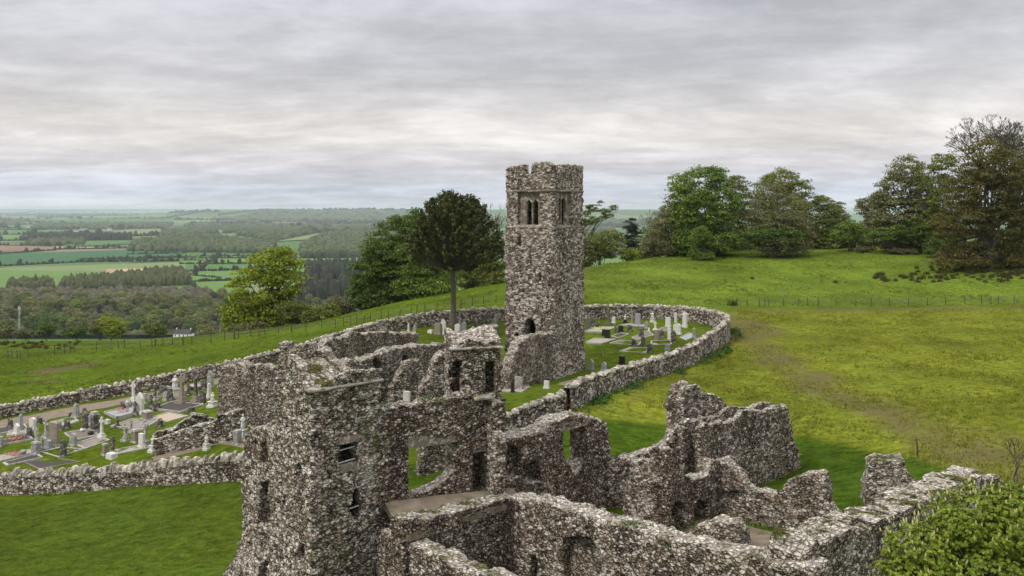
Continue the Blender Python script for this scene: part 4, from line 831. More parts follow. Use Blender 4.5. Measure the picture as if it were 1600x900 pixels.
# monkey puzzle
def monkey_puzzle():
    Y = 95.0; x = (709 - CX) / F * Y; z0 = g1(x, Y); k = Y / F; rnd = random.Random(8); rng = np.random.default_rng(8)
    root = thing('monkey_puzzle_tree', 'monkey puzzle tree with a bare straight trunk and dark umbrella crown left of the tower', 'tree', (x, Y, z0))
    zt = P(700, 304, Y).z - z0; zb = P(700, 424, Y).z - z0; dx = P(702, 300, Y).x - x
    tb = MB(); n = 14
    tb.tube([(dx * (i / n) ** 2, 0, -0.5 + (zt - 0.3) * i / n) for i in range(n + 1)], [0.34 - 0.22 * i / n + (0.08 if i == 0 else 0) for i in range(n + 1)], 12)
    tb.build('trunk', BARK_G, root, smooth=True)
    mb = MB(); LC, LN = [], []
    R = 81 * k; H = zt - zb
    for i in range(470):
        f = rnd.random() ** 0.55                                  # 0 at the top of the dome, 1 at its rim
        ph = rnd.uniform(0, 2 * math.pi)
        rr = R * f ** 0.85 * rnd.uniform(0.90, 1.06) * (1.0 + 0.10 * math.cos(ph))
        ze = zb + H * (0.22 + 0.78 * (1 - f ** 2.3)) + rnd.uniform(-0.25, 0.25)
        inner = rnd.random() < 0.22
        if inner: rr *= rnd.uniform(0.5, 0.85); ze -= rnd.uniform(0.6, 1.8) * (0.4 + f)
        zs = zb + H * (1 - f) * rnd.uniform(0.25, 0.60)
        s = Vector((dx * 0.7, 0, max(zs, zb))); e = Vector((dx * 0.6 + rr * math.cos(ph), rr * math.sin(ph), ze))
        m1 = s.lerp(e, 0.4) + Vector((0, 0, -0.015 * rr)); m2 = s.lerp(e, 0.75) + Vector((0, 0, -0.03 * rr))
        mb.tube([s, m1, m2, e], [0.055, 0.045, 0.036, 0.03], 4)
        for (p, q, dn, rad) in ((m1.lerp(m2, 0.6), m2, 5, 0.12), (m2, e, 34, 0.24), (e - (e - m2) * 0.2, e + (e - m2) * 0.15, 22, 0.26)):
            t_ = rng.uniform(0, 1, dn); ax_ = np.array(q - p); c = np.array(p) + t_[:, None] * ax_; d = rng.normal(size=(dn, 3)); d /= np.linalg.norm(d, axis=1, keepdims=True)
            LC.append(c + d * rad * rng.uniform(0.5, 1.0, dn)[:, None]); LN.append(d)
    for a in np.arange(0, 2 * math.pi, 0.42):                      # sagging lower whorl
        rr = R * rnd.uniform(0.75, 1.05) * (1.15 if math.cos(a) > 0.8 else 1); s = Vector((dx * 0.6, 0, zb + rnd.uniform(-0.1, 0.5))); e = Vector((rr * math.cos(a), rr * math.sin(a), zb + 0.30 * H + rnd.uniform(-0.4, 0.4)))
        m1 = s.lerp(e, 0.5) + Vector((0, 0, -0.03 * rr)); mb.tube([s, m1, e], [0.08, 0.065, 0.05], 4)
        dn = 40; t_ = rng.uniform(0.1, 1, dn); c = np.array(m1) + t_[:, None] * np.array(e - m1); d = rng.normal(size=(dn, 3)); d /= np.linalg.norm(d, axis=1, keepdims=True); LC.append(c + d * 0.16); LN.append(d)
    mb.build('branches', BARK_G, root)
    V, Fq = cards(np.concatenate(LC), np.concatenate(LN), 0.30, rng, 0.5, 0.7); part('crown', mesh_np('crown', V, Fq, L_MNK), root)
monkey_puzzle()
# right of the tower
G2 = 'trees along the hill top right of the church tower'
tree('broadleaf_tree', 'sparse tree with open horizontal boughs reaching out from behind the church tower', 905, 165,
     [(890, 330, 16, 14), (872, 345, 14, 14), (900, 350, 18, 14), (925, 325, 9, 5), (945, 330, 9, 5), (958, 325, 7, 4), (930, 342, 10, 4), (950, 338, 9, 4), (916, 330, 8, 9), (938, 318, 5, 4), (920, 348, 10, 4)], L_OLV, 0.5, 16, 0.34, 0.45, G2, nl=26, trunk_top=13, skirt=0)
bush('broadleaf_bush', 'dense olive green trees beside the right edge of the tower', 940, 184, [(930, 385, 28, 26), (955, 382, 22, 24), (915, 395, 18, 24)], L_OLV, G2, 1.0, 42, 0.42, 'tree')
bush('broadleaf_bush', 'small yellow green bush on the hill edge right of the tower', 985, 186, [(984, 398, 16, 12)], L_YEL, G2, 0.7, 34, 0.34)
bare_tree('bare_tree', 'grey leafless tree standing against the sky left of the big green chestnut', 1012, 215, 16.5, 0.30, 11, G2, 0.22, 6, 0.26, 0.05, BARK_G)
tree('conifer_tree', 'narrow dark evergreen left of the brown leaved tree', 990, 205, [(985, 352, 9, 12), (990, 372, 13, 14), (990, 390, 12, 12)], L_CON, 0.8, 44, 0.4, 0.25, G2)
tree('broadleaf_tree', 'brown budding tree on the left flank of the big green tree', 1030, 192, [(1040, 355, 30, 28), (1025, 372, 26, 24), (1052, 330, 20, 22), (1015, 392, 20, 14)], L_BRN, 1.2, 46, 0.42, 0.35, G2, twigs=10)
tree('broadleaf_tree', 'big domed bright green tree on the hill top', 1100, 188,
     [(1100, 292, 40, 30), (1072, 308, 30, 26), (1130, 318, 26, 30), (1095, 335, 46, 34), (1125, 352, 30, 30), (1075, 355, 32, 30), (1105, 375, 46, 18), (1066, 286, 18, 16), (1112, 276, 24, 16)], L_GRN, 1.5, 50, 0.55, 0.6, G2)
tree('broadleaf_tree', 'small pale green tree in front of the big domed tree', 1097, 180, [(1097, 366, 16, 13), (1090, 374, 13, 10), (1106, 374, 12, 10)], L_GRN, 0.6, 40, 0.3, 0.16, G2)
tree('broadleaf_tree', 'dark green tree filling the gap right of the big domed tree', 1158, 208, [(1150, 300, 18, 26), (1162, 320, 22, 30), (1158, 350, 26, 30), (1148, 284, 10, 10)], L_OLV, 1.2, 42, 0.48, 0.35, G2)
tree('broadleaf_tree', 'tall green tree with a domed top behind the brown twiggy tree', 1225, 206, [(1222, 284, 30, 20), (1245, 305, 24, 28), (1200, 300, 24, 26), (1255, 335, 22, 30), (1225, 330, 40, 36), (1190, 335, 22, 30)], L_OLV, 1.3, 42, 0.5, 0.45, G2)
tree('broadleaf_tree', 'brown twiggy half bare tree on the hill top', 1215, 186, [(1210, 308, 32, 26), (1195, 335, 30, 28), (1235, 335, 32, 30), (1215, 350, 46, 24), (1250, 360, 24, 22)], L_BRN, 1.2, 24, 0.40, 0.4, G2, twigs=46)
bush('broadleaf_bush', 'dark green bushy thicket at the foot of the brown twiggy tree', 1215, 182, [(1195, 368, 26, 16), (1228, 370, 30, 16), (1170, 374, 18, 12)], L_DRK, G2, 1.0, 44, 0.42)
tree('broadleaf_tree', 'slim dark tree with a ragged crown right of the brown tree', 1290, 206, [(1288, 318, 16, 12), (1296, 335, 18, 16), (1285, 355, 22, 20), (1276, 312, 8, 9)], L_OLV, 0.9, 38, 0.42, 0.3, G2, nl=18)
tree('broadleaf_tree', 'round headed brown tree in the dip of the tree line', 1312, 210, [(1312, 324, 9, 9), (1310, 342, 16, 14), (1318, 362, 20, 16)], L_BRN, 0.9, 40, 0.42, 0.25, G2)
bush('broadleaf_bush', 'bright green bush at the lowest part of the tree line', 1328, 194, [(1328, 360, 22, 16), (1312, 370, 16, 12), (1345, 368, 14, 13)], L_GRN, G2, 0.9, 44, 0.38)
tree('broadleaf_tree', 'open brown tree with a feathery head left of the tall brown tree', 1360, 206, [(1352, 318, 14, 10), (1368, 314, 14, 9), (1345, 328, 8, 8), (1366, 335, 20, 16), (1362, 358, 22, 20)], L_BRN, 0.8, 34, 0.38, 0.3, G2, twigs=16)
tree('broadleaf_tree', 'tall brown leaved tree with a rounded top in the right hand wood', 1420, 188,
     [(1420, 270, 26, 26), (1400, 300, 30, 30), (1440, 300, 30, 34), (1388, 335, 26, 28), (1420, 340, 44, 34), (1455, 335, 26, 30)], L_BRN, 1.3, 50, 0.5, 0.5, G2, twigs=20)
bush('broadleaf_bush', 'dark thicket under the tall brown tree', 1410, 184, [(1380, 368, 22, 12), (1420, 362, 28, 18), (1450, 366, 26, 14)], L_DRK, G2, 1.0, 40, 0.42)
tree('broadleaf_tree', 'green topped tree between the tall brown tree and the giant olive tree', 1468, 182, [(1470, 255, 18, 16), (1462, 285, 24, 26), (1475, 320, 30, 34), (1465, 350, 34, 26)], L_OLV, 1.2, 46, 0.48, 0.4, G2)
tree('broadleaf_tree', 'giant olive brown tree with low spreading boughs at the right', 1545, 158,
     [(1530, 255, 34, 36), (1560, 268, 36, 34), (1500, 300, 34, 36), (1545, 310, 50, 40), (1585, 300, 36, 40), (1510, 345, 44, 30), (1565, 350, 50, 28), (1600, 340, 36, 34), (1480, 362, 24, 16)], L_OLB, 1.3, 46, 0.46, 0.7, G2, twigs=14)
bare_tree('bare_tree', 'tall leafless crown rising against the sky above the giant olive tree', 1510, 166, 31, 0.46, 27, G2, 0.55, 8, 0.30, 0.0, None, twig=0.03, sh=(0.60, 0.80))
tree('broadleaf_tree', 'thin leaved brown tree top at the far right edge', 1590, 170, [(1560, 215, 20, 12), (1580, 222, 18, 12), (1596, 240, 22, 20), (1610, 270, 30, 34), (1575, 250, 26, 20)], L_BRN, 1.0, 26, 0.4, 0.5, G2, twigs=40)
tree('broadleaf_tree', 'dark green tree running out of the frame at the right', 1640, 172, [(1630, 260, 34, 40), (1650, 310, 40, 46), (1620, 350, 40, 30)], L_OLB, 1.3, 42, 0.5, 0.5, G2)
for px, Y, rx, ry, mt, lab in ((1010, 196, 30, 12, L_DRK, 'dark undergrowth below the brown tree left of the big domed tree'), (1075, 194, 40, 12, L_DRK, 'dark shrubs in the shade under the big domed tree'), (1150, 200, 34, 16, L_OLV, 'olive shrubs between the domed tree and the twiggy tree'),
        (1270, 204, 34, 18, L_OLV, 'olive undergrowth right of the twiggy tree'), (1300, 212, 30, 14, L_BRN, 'brown undergrowth in the dip of the tree line'), (1355, 208, 30, 16, L_OLV, 'olive shrubs beneath the feathery headed tree'), (1440, 190, 40, 16, L_OLB, 'olive shrubs along the front of the right hand wood'),
        (1490, 176, 40, 18, L_DRK, 'dark shrubs left of the giant olive tree'), (1560, 172, 56, 20, L_OLV, 'shrubs below the giant olive tree'), (1625, 170, 40, 22, L_DRK, 'dark shrubs at the right edge of the wood')):
    h = g1((px - CX) / F * Y, Y); py = HY - (h - CZ) / Y * F - ry * 0.6
    bush('undergrowth_bush', lab, px, Y, [(px - rx * 0.55, py, rx * 0.55, ry), (px + rx * 0.5, py + 2, rx * 0.6, ry * 0.9), (px, py - 3, rx * 0.5, ry)], mt, G2, 1.1, 40, 0.45)
for px, Y, l, w in ((1100, 184, 'pale gorse clump on the hill top under the small pale tree', 11), (1352, 190, 'wide pale gorse clump in the dip of the tree line', 14), (1410, 184, 'long flat gorse hedge below the tall brown tree', 24)):
    h = g1((px - CX) / F * Y, Y); py = HY - (h + 0.6 - CZ) / Y * F
    bush('gorse_bush', l, px, Y, [(px - w * 0.4, py, w * 0.7, 5), (px + w * 0.4, py, w * 0.7, 5)], L_GOR, 'gorse on the hill top', 0.45, 30, 0.22)

# horse chestnut in the corner, near the camera: five-fingered leaves and blossom candles
def chestnut():
    Y = 25.0; x = (1545 - CX) / F * Y; z0 = g1(x, Y); k = Y / F; rng = np.random.default_rng(77)
    root = thing('horse_chestnut_tree', 'leafy horse chestnut tree with pale blossom candles in the bottom right corner', 'tree', (x, Y, z0))
    lobes = [(1560, 830, 100, 62), (1450, 870, 66, 50), (1530, 890, 120, 60), (1640, 830, 100, 66), (1500, 822, 40, 30), (1420, 905, 54, 44), (1600, 800, 60, 36), (1540, 960, 150, 60)]
    lb = []
    for i, (px, py, rx, ry) in enumerate(lobes):
        p = P(px, py, Y); lb.append(((p.x - x, rng.uniform(-0.3, 0.6), p.z - z0), (rx * k, rx * k, ry * k)))
    pts_, nr = [], []
    for c, r in lb:
        n = int(640 * (r[0] * r[2]) ** 0.85) + 110; d = rng.normal(size=(n, 3)); d /= np.linalg.norm(d, axis=1, keepdims=True)
        pts_.append(np.array(c) + d * np.array(r) * rng.uniform(0.72, 1.04, n)[:, None]); nr.append(d)
    pts_ = np.concatenate(pts_); nr = np.concatenate(nr); V, Fq = [], []; nv = 0
    for c, d in zip(pts_, nr):
        dr = d + np.array([0, 0, 0.75]) + 0.35 * rng.normal(size=3); dr /= np.linalg.norm(dr); a = np.cross(dr, rng.normal(size=3)); a /= np.linalg.norm(a); b = np.cross(dr, a); L = rng.uniform(0.07, 0.155)
        for j in range(6):
            an = (j - 2.5) * 0.72 + rng.uniform(-0.1, 0.1); u = a * math.cos(an) + b * math.sin(an); w = np.cross(dr, u); ll = L * (1 - 0.10 * abs(j - 2.5)); dp = -dr * ll * rng.uniform(0.15, 0.5)
            V += [c, c + u * ll * 0.65 + w * ll * 0.24 + dp * 0.3, c + u * ll + dp, c + u * ll * 0.65 - w * ll * 0.24 + dp * 0.3]; Fq.append((nv, nv + 1, nv + 2, nv + 3)); nv += 4
    part('crown', mesh_np('crown', V, Fq, L_CHN), root)
    cn = MB(); sel = [i for i in range(len(pts_)) if nr[i][2] > 0.05 and rng.random() < 0.16]
    for i in sel[:230]:
        c = pts_[i] + nr[i] * 0.10; H = rng.uniform(0.10, 0.17); up = Vector(nr[i] * 0.35 + np.array([0, 0, 1])).normalized(); c = Vector(c)
        cn.tube([c, c + up * H * 0.3, c + up * H * 0.7, c + up * H], [0.014, 0.028, 0.020, 0.005], 6)
    cn.build('blossom', CANDLE, root)
    mb = MB(); limbs(mb, Vector((0, 0, -0.6)), Vector((0, 0, lb[0][0][2] - 1)), pts_[rng.permutation(len(pts_))[:40]] * np.array([0.93, 0.93, 1]), 0.3, rng); mb.build('trunk', BARK, root)
chestnut()

# ------------------------------------------------------------------ the plain below: fields, hedges, woods
def flat_mat(name, c0, c1, sc=0.02):
    m, t, b = mat_new(name, 0.95); co = coords(t); b.inputs['Specular IOR Level'].default_value = 0.1
    n = noise(t, co, sc, 6, 0.65).outputs[0]; t.links.new(ramp(t, n, [(0.3, c0), (0.7, c1)]), b.inputs['Base Color']); return m
FM = {'floor': flat_mat('woodland_floor', (0.030, 0.030, 0.016), (0.055, 0.055, 0.025), 0.05), 'green': flat_mat('pasture', (0.055, 0.125, 0.030), (0.085, 0.165, 0.042)), 'teal': flat_mat('winter_corn', (0.030, 0.090, 0.038), (0.045, 0.12, 0.050)), 'lime': flat_mat('bright_pasture', (0.085, 0.165, 0.038), (0.115, 0.20, 0.05)),
      'pale': flat_mat('pale_pasture', (0.13, 0.18, 0.07), (0.17, 0.21, 0.09)), 'red': flat_mat('ploughed_earth', (0.17, 0.10, 0.075), (0.23, 0.145, 0.11)), 'sand': flat_mat('stubble', (0.34, 0.28, 0.17), (0.42, 0.36, 0.22)), 'tan': flat_mat('bare_soil', (0.30, 0.20, 0.14), (0.36, 0.25, 0.18))}
PH = CZ - PLAIN
def pl(px, py): Y = PH * F / (py - HY); return ((px - CX) / F * Y, Y)
fi = [0]
def field(kind, pp):
    fi[0] += 1; q = [pl(*p) for p in pp]; xs = [p[0] for p in q]; ys = [p[1] for p in q]; V, Fq = [], []
    n = 22; bm_v = []
    a, b, c, d = [np.array(p) for p in q]                       # quad grid draped over the plain
    g = np.array([[(a * (1 - i / n) + b * i / n) * (1 - j / n) + (d * (1 - i / n) + c * i / n) * j / n for i in range(n + 1)] for j in range(n + 1)])
    z = gz(g[..., 0], g[..., 1]) + 0.5 + 0.12 * fi[0]; I = np.arange((n + 1) ** 2).reshape(n + 1, n + 1)
    tag(part('field', mesh_np('field', np.concatenate([g, z[..., None]], -1).reshape(-1, 3), np.stack([I[:-1, :-1], I[:-1, 1:], I[1:, 1:], I[1:, :-1]], -1).reshape(-1, 4), FM[kind])), kind='structure')
field('pale', [(-160, 456), (330, 432), (330, 408), (-160, 424)]); field('lime', [(-160, 464), (120, 452), (330, 428), (-160, 420)]); field('green', [(90, 458), (310, 456), (300, 442), (110, 446)])
field('teal', [(-160, 424), (285, 402), (285, 388), (-160, 402)]); field('red', [(-160, 399), (88, 390), (60, 384), (-160, 385)]); field('tan', [(86, 389), (200, 387), (160, 384), (80, 384)])
field('sand', [(184, 430), (262, 426), (258, 420), (186, 421)]); field('tan', [(163, 430), (182, 430), (184, 421), (168, 421)])
field('green', [(280, 404), (480, 404), (460, 398), (280, 399)]); field('lime', [(280, 412), (540, 411), (540, 404), (280, 405)]); field('green', [(290, 424), (400, 420), (400, 414), (290, 414)]); field('lime', [(300, 440), (400, 436), (400, 424), (300, 427)])
field('lime', [(320, 470), (370, 466), (365, 440), (305, 446)]); field('green', [(460, 470), (560, 462), (560, 444), (450, 452)]); field('pale', [(470, 446), (560, 445), (560, 440), (480, 441)]); field('lime', [(450, 428), (560, 424), (560, 404), (470, 408)])
field('lime', [(-160, 378), (60, 376), (250, 366), (-160, 369)]); field('green', [(-160, 368), (250, 364), (250, 359), (-160, 361)]); field('pale', [(150, 367), (255, 367), (255, 358), (200, 359)]); field('green', [(-160, 359), (45, 358), (45, 345), (-160, 345)])
field('pale', [(308, 382), (365, 379), (362, 369), (335, 370)]); field('pale', [(385, 382), (480, 378), (500, 371), (430, 376)]); field('lime', [(75, 345), (260, 343), (260, 338), (120, 338)]); field('pale', [(540, 368), (600, 366), (600, 362), (540, 363)])
field('lime', [(340, 341), (430, 339), (430, 334), (345, 335)]); field('green', [(100, 388), (210, 382), (200, 372), (100, 376)]); field('lime', [(540, 352), (600, 351), (600, 343), (530, 344)])
field('lime', [(930, 376), (1010, 374), (1010, 366), (935, 366)]); field('green', [(1340, 356), (1400, 356), (1400, 348), (1340, 348)])

ICO = None
def blob_mesh(spots, rng, rough=0.22):
    """rough tree-crown lumps for distant hedges and woods: one mesh of small irregular crowns"""
    global ICO
    if ICO is None:
        import bmesh
        bm = bmesh.new(); bmesh.ops.create_icosphere(bm, subdivisions=2, radius=1); ICO = (np.array([v.co[:] for v in bm.verts]), np.array([[v.index for v in f.verts] for f in bm.faces])); bm.free()
    v0, f0 = ICO; V, Fq = [], []
    for i, (x, y, z, r, h) in enumerate(spots):
        d = 1 + rough * rng.normal(size=(len(v0), 1)); V.append(v0 * d * np.array([r, r, h]) + np.array([x, y, z + h * 0.55])); Fq.append(f0 + i * len(v0))
    return np.concatenate(V), np.concatenate(Fq)
def wood_mat(name, cols):
    m, t, b = mat_new(name, 0.95); co = coords(t); g = t.nodes.new('ShaderNodeNewGeometry'); b.inputs['Specular IOR Level'].default_value = 0.05
    n = noise(t, co, 0.35, 4, 0.7).outputs[0]; f = math_n(t, 'ADD', math_n(t, 'MULTIPLY', g.outputs['Random Per Island'], 0.7), math_n(t, 'MULTIPLY', n, 0.4))
    k = len(cols); t.links.new(ramp(t, f, [(0.15 + 0.8 * i / (k - 1), c) for i, c in enumerate(cols)]), b.inputs['Base Color']); return m
WM_MIX = wood_mat('mixed_wood', [(0.024, 0.040, 0.018), (0.050, 0.070, 0.026), (0.078, 0.086, 0.042), (0.070, 0.098, 0.036), (0.13, 0.145, 0.055)])
WM_BRN = wood_mat('leafless_wood', [(0.050, 0.048, 0.034), (0.080, 0.074, 0.050), (0.105, 0.096, 0.062), (0.080, 0.094, 0.044)])
WM_CON = wood_mat('conifer_wood', [(0.016, 0.024, 0.017), (0.03, 0.036, 0.024), (0.055, 0.045, 0.035)])
WM_HDG = wood_mat('hedge', [(0.016, 0.026, 0.012), (0.032, 0.042, 0.018), (0.06, 0.06, 0.03)])
WM_POP = wood_mat('plantation', [(0.050, 0.062, 0.026), (0.075, 0.085, 0.034), (0.09, 0.09, 0.045)])
def stuff_obj(name, V, Fq, mat): return tag(part(name, mesh_np(name, V, Fq, mat)), kind='stuff')
def hedge(lines, w=2.2, h=2.6, seed=1, treeish=0.12, name='hedgerow'):
    rng = np.random.default_rng(seed); sp = []
    for ln in lines:
        q = [pl(*p) for p in ln]
        for (ax, ay), (bx, by) in zip(q[:-1], q[1:]):
            L = math.hypot(bx - ax, by - ay); n = int(min(L / (w * 1.5), 240)) + 1; ww = max(w, L / n * 0.62)
            for i in range(n):
                f = (i + rng.random()) / n; x = ax + (bx - ax) * f + rng.normal() * w * 0.4; y = ay + (by - ay) * f + rng.normal() * w * 0.4; s = rng.uniform(0.7, 1.35); tall = rng.random() < treeish
                sp.append([x, y, 0, ww * s * (1.5 if tall else 1), h * s * (2.4 if tall else 1)])
    sp = np.array(sp); sp[:, 2] = gz(sp[:, 0], sp[:, 1]); V, Fq = blob_mesh(sp, rng); return stuff_obj(name, V, Fq, WM_HDG)
hedge([[(-160, 425), (0, 416), (285, 402)], [(122, 406), (285, 402), (420, 400)], [(124, 410), (270, 408), (330, 408)], [(-20, 399), (88, 391)], [(0, 384), (200, 387), (290, 391)], [(90, 390), (210, 388)], [(200, 398), (290, 396)],
       [(280, 404), (400, 404)], [(280, 413), (400, 412)], [(290, 425), (400, 421)], [(310, 440), (400, 437)], [(305, 452), (318, 470)], [(300, 444), (308, 458)], [(90, 459), (310, 456)], [(300, 432), (345, 436)], [(345, 400), (300, 430)]], seed=3)
hedge([[(-160, 379), (60, 376), (250, 369)], [(-160, 369), (140, 367)], [(-160, 360), (0, 360), (140, 359), (250, 358)], [(45, 346), (0, 345), (-100, 346)], [(110, 344), (260, 343), (330, 340)], [(60, 338), (260, 337)], [(255, 366), (255, 358)], [(100, 377), (200, 373)],
       [(450, 405), (560, 404)], [(450, 412), (540, 411)], [(930, 378), (1010, 374)], [(930, 366), (1010, 366)], [(340, 342), (430, 339), (440, 333)], [(-100, 352), (45, 352)], [(540, 352), (620, 351)], [(330, 357), (430, 352), (600, 356)], [(300, 350), (420, 347), (600, 348)]], 5, 4.5, 4, 0.25)
rng = np.random.default_rng(12); L = []
for _ in range(95):
    py = HY + 4.2 + rng.exponential(11); py = min(py, 366); a = rng.uniform(-150, 640); w = rng.uniform(20, 160); dy = rng.uniform(-0.02, 0.02) * w * (py - HY) / 40; L.append([(a, py), (a + w, max(py + dy, HY + 3.9))])
for _ in range(16): py = rng.uniform(331, 372); a = rng.uniform(900, 1040); L.append([(a, py), (a + rng.uniform(15, 60), py + 0.3)])
hedge(L, 9, 6.5, 6, 0.3)
def wood(mat, quads, r, h, step, seed, name='distant_wood', conic=False):
    rng = np.random.default_rng(seed); sp = []
    for q in quads:
        q = [pl(*p) for p in q]; xs = [p[0] for p in q]; ys = [p[1] for p in q]; n = int((max(xs) - min(xs)) * (max(ys) - min(ys)) / step ** 2) + 1; n = min(n, 9000)
        X = rng.uniform(min(xs), max(xs), n); Y = rng.uniform(min(ys), max(ys), n); k = poly_sd(X, Y, q) < 0; X, Y = X[k], Y[k]
        s = rng.uniform(0.7, 1.3, len(X)); sp.append(np.stack([X, Y, gz(X, Y), r * s, h * s * rng.uniform(0.8, 1.2, len(X))], 1))
    V, Fq = blob_mesh(np.concatenate(sp), rng, 0.16 if not conic else 0.10); return stuff_obj(name, V, Fq, mat)
wood(WM_POP, [[(10, 458), (85, 454), (80, 447), (18, 449)], [(92, 456), (300, 446), (285, 428), (240, 430), (180, 438), (100, 446)]], 3.0, 8.0, 5.5, 21)
wood(WM_MIX, [[(200, 393), (420, 396), (430, 384), (300, 372), (210, 380)], [(370, 372), (430, 380), (490, 372), (480, 364), (400, 362)], [(470, 400), (620, 402), (640, 372), (560, 366), (500, 374), (470, 388)], [(350, 366), (390, 360), (385, 354), (350, 356)], [(40, 385), (130, 384), (130, 378), (50, 379)], [(250, 372), (340, 366), (330, 358), (255, 362)]], 6.5, 9, 11, 22)
wood(WM_MIX, [[(50, 357), (140, 359), (260, 357), (270, 350), (60, 351)], [(290, 358), (620, 362), (620, 354), (290, 352)], [(-160, 352), (40, 352), (30, 349), (-160, 349)]], 11, 10, 22, 23)
wood(WM_MIX, [[(330, 331.6), (620, 331.2), (640, 330.2), (330, 330.5)], [(-160, 331.0), (290, 331.2), (290, 330.3), (-160, 330.3)], [(640, 332), (1100, 332), (1100, 330.4), (640, 330.6)], [(330, 345), (640, 346), (640, 341), (420, 340)]], 26, 14, 62, 24)
wood(WM_CON, [[(480, 440), (570, 436), (575, 422), (478, 424)], [(470, 476), (560, 468), (560, 452), (466, 458)], [(185, 378), (205, 378), (205, 374), (42, 376), (42, 379)]], 3.6, 12, 6.5, 25)
wood(WM_MIX, [[(890, 352), (1060, 352), (1060, 344), (890, 345)], [(890, 400), (1060, 396), (1060, 378), (890, 380)], [(1320, 372), (1420, 372), (1420, 358), (1320, 358)], [(880, 362), (960, 361), (960, 356), (880, 357)]], 6.5, 8, 12, 27)
wood(WM_BRN, [[(-200, 486), (330, 476), (330, 462), (260, 458), (90, 463), (-200, 460)]], 5.0, 6.5, 7.0, 26)
# the valley wood close below the hill: trees one can tell apart, ten kinds copied
def small_tree(seed, mat, W_, H_, cr, per, leaf, conic=False):
    rng = np.random.default_rng(seed); lb = []
    if conic:
        for i in range(9): f = i / 8; lb.append(((rng.normal() * 0.2, rng.normal() * 0.2, H_ * (0.15 + 0.8 * f)), (W_ * (1 - f * 0.88) * 0.5, W_ * (1 - f * 0.88) * 0.5, H_ * 0.09)))
    else:
        for i in range(7): a = rng.uniform(0, 6.28); q = rng.uniform(0, 0.5) * W_ * 0.55; lb.append(((q * math.cos(a), q * math.sin(a), H_ * rng.uniform(0.38, 0.74)), (W_ * rng.uniform(0.26, 0.36),) * 2 + (H_ * rng.uniform(0.2, 0.27),)))
    cs, LC, LN = clumps(lb, rng, cr, per, 0.5); V, Fq = cards(LC, LN, leaf, rng); mb = MB(); limbs(mb, Vector((0, 0, -0.6)), Vector((0, 0, H_ * 0.6)), cs[:8], 0.3, rng, 4)
    return mesh_np('crown', V, Fq, mat), mesh_py('trunk', mb.v, mb.f, BARK)
field('floor', [(-260, 530), (620, 530), (560, 462), (-200, 462)])
KIND = [(small_tree(300, L_OLV, 12, 13, 1.5, 26, 1.0), 'round olive tree in the valley wood below the hill'), (small_tree(301, L_BRN, 12, 14, 1.5, 26, 1.0), 'brown budding tree in the valley wood below the hill'),
        (small_tree(302, L_DRK, 12, 13, 1.5, 26, 1.0), 'dark green tree in the valley wood below the hill'), (small_tree(303, L_YEL, 11, 12, 1.4, 26, 0.95), 'yellow green tree in the valley wood below the hill'),
        (small_tree(304, L_GOR, 11, 11, 1.4, 26, 0.95), 'pale greyish tree in the valley wood below the hill'), (small_tree(305, L_CON, 7, 15, 1.2, 26, 0.9, True), 'pointed dark conifer in the valley wood below the hill'),
        (small_tree(306, L_OLV, 9, 9, 1.2, 26, 0.85), 'low olive tree in the valley wood below the hill'), (small_tree(307, L_BRN, 9, 9, 1.2, 24, 0.85), 'low reddish brown tree in the valley wood below the hill')]
WG = 'trees of the valley wood below the hill'
def put_tree(kind, x, y, s, rz, label=None, group=WG):
    (cm, tm), lab = KIND[kind]; r = thing('woodland_tree', label or lab, 'tree', (x, y, g1(x, y)), rz, group); r.scale = (s, s, s); part('crown', cm, r); part('trunk', tm, r); return r
rng = np.random.default_rng(9); placed = []
for _ in range(4000):
    if len(placed) >= 235: break
    py = rng.uniform(462, 525); px = rng.uniform(-40, 372); x, y = pl(px, py)
    if py < 474 and rng.random() < 0.6: continue
    if any((x - a) ** 2 + (y - b) ** 2 < 7.5 ** 2 for a, b in placed): continue
    placed.append((x, y)); w = [0.24, 0.26, 0.16, 0.10, 0.12, 0.03, 0.05, 0.04] if py > 480 else [0.12, 0.5, 0.08, 0.06, 0.1, 0.02, 0.06, 0.06]
    put_tree(int(rng.choice(8, p=w)), x, y, rng.uniform(0.85, 1.4), rng.uniform(0, 6.28))
for _ in range(45):
    px = rng.uniform(460, 570); py = rng.uniform(468, 520); x, y = pl(px, py); put_tree(int(rng.choice([0, 1, 4, 5])), x, y, rng.uniform(0.7, 1.1), rng.uniform(0, 6.28))
EG = 'bushy trees on the slope just beyond the left field'
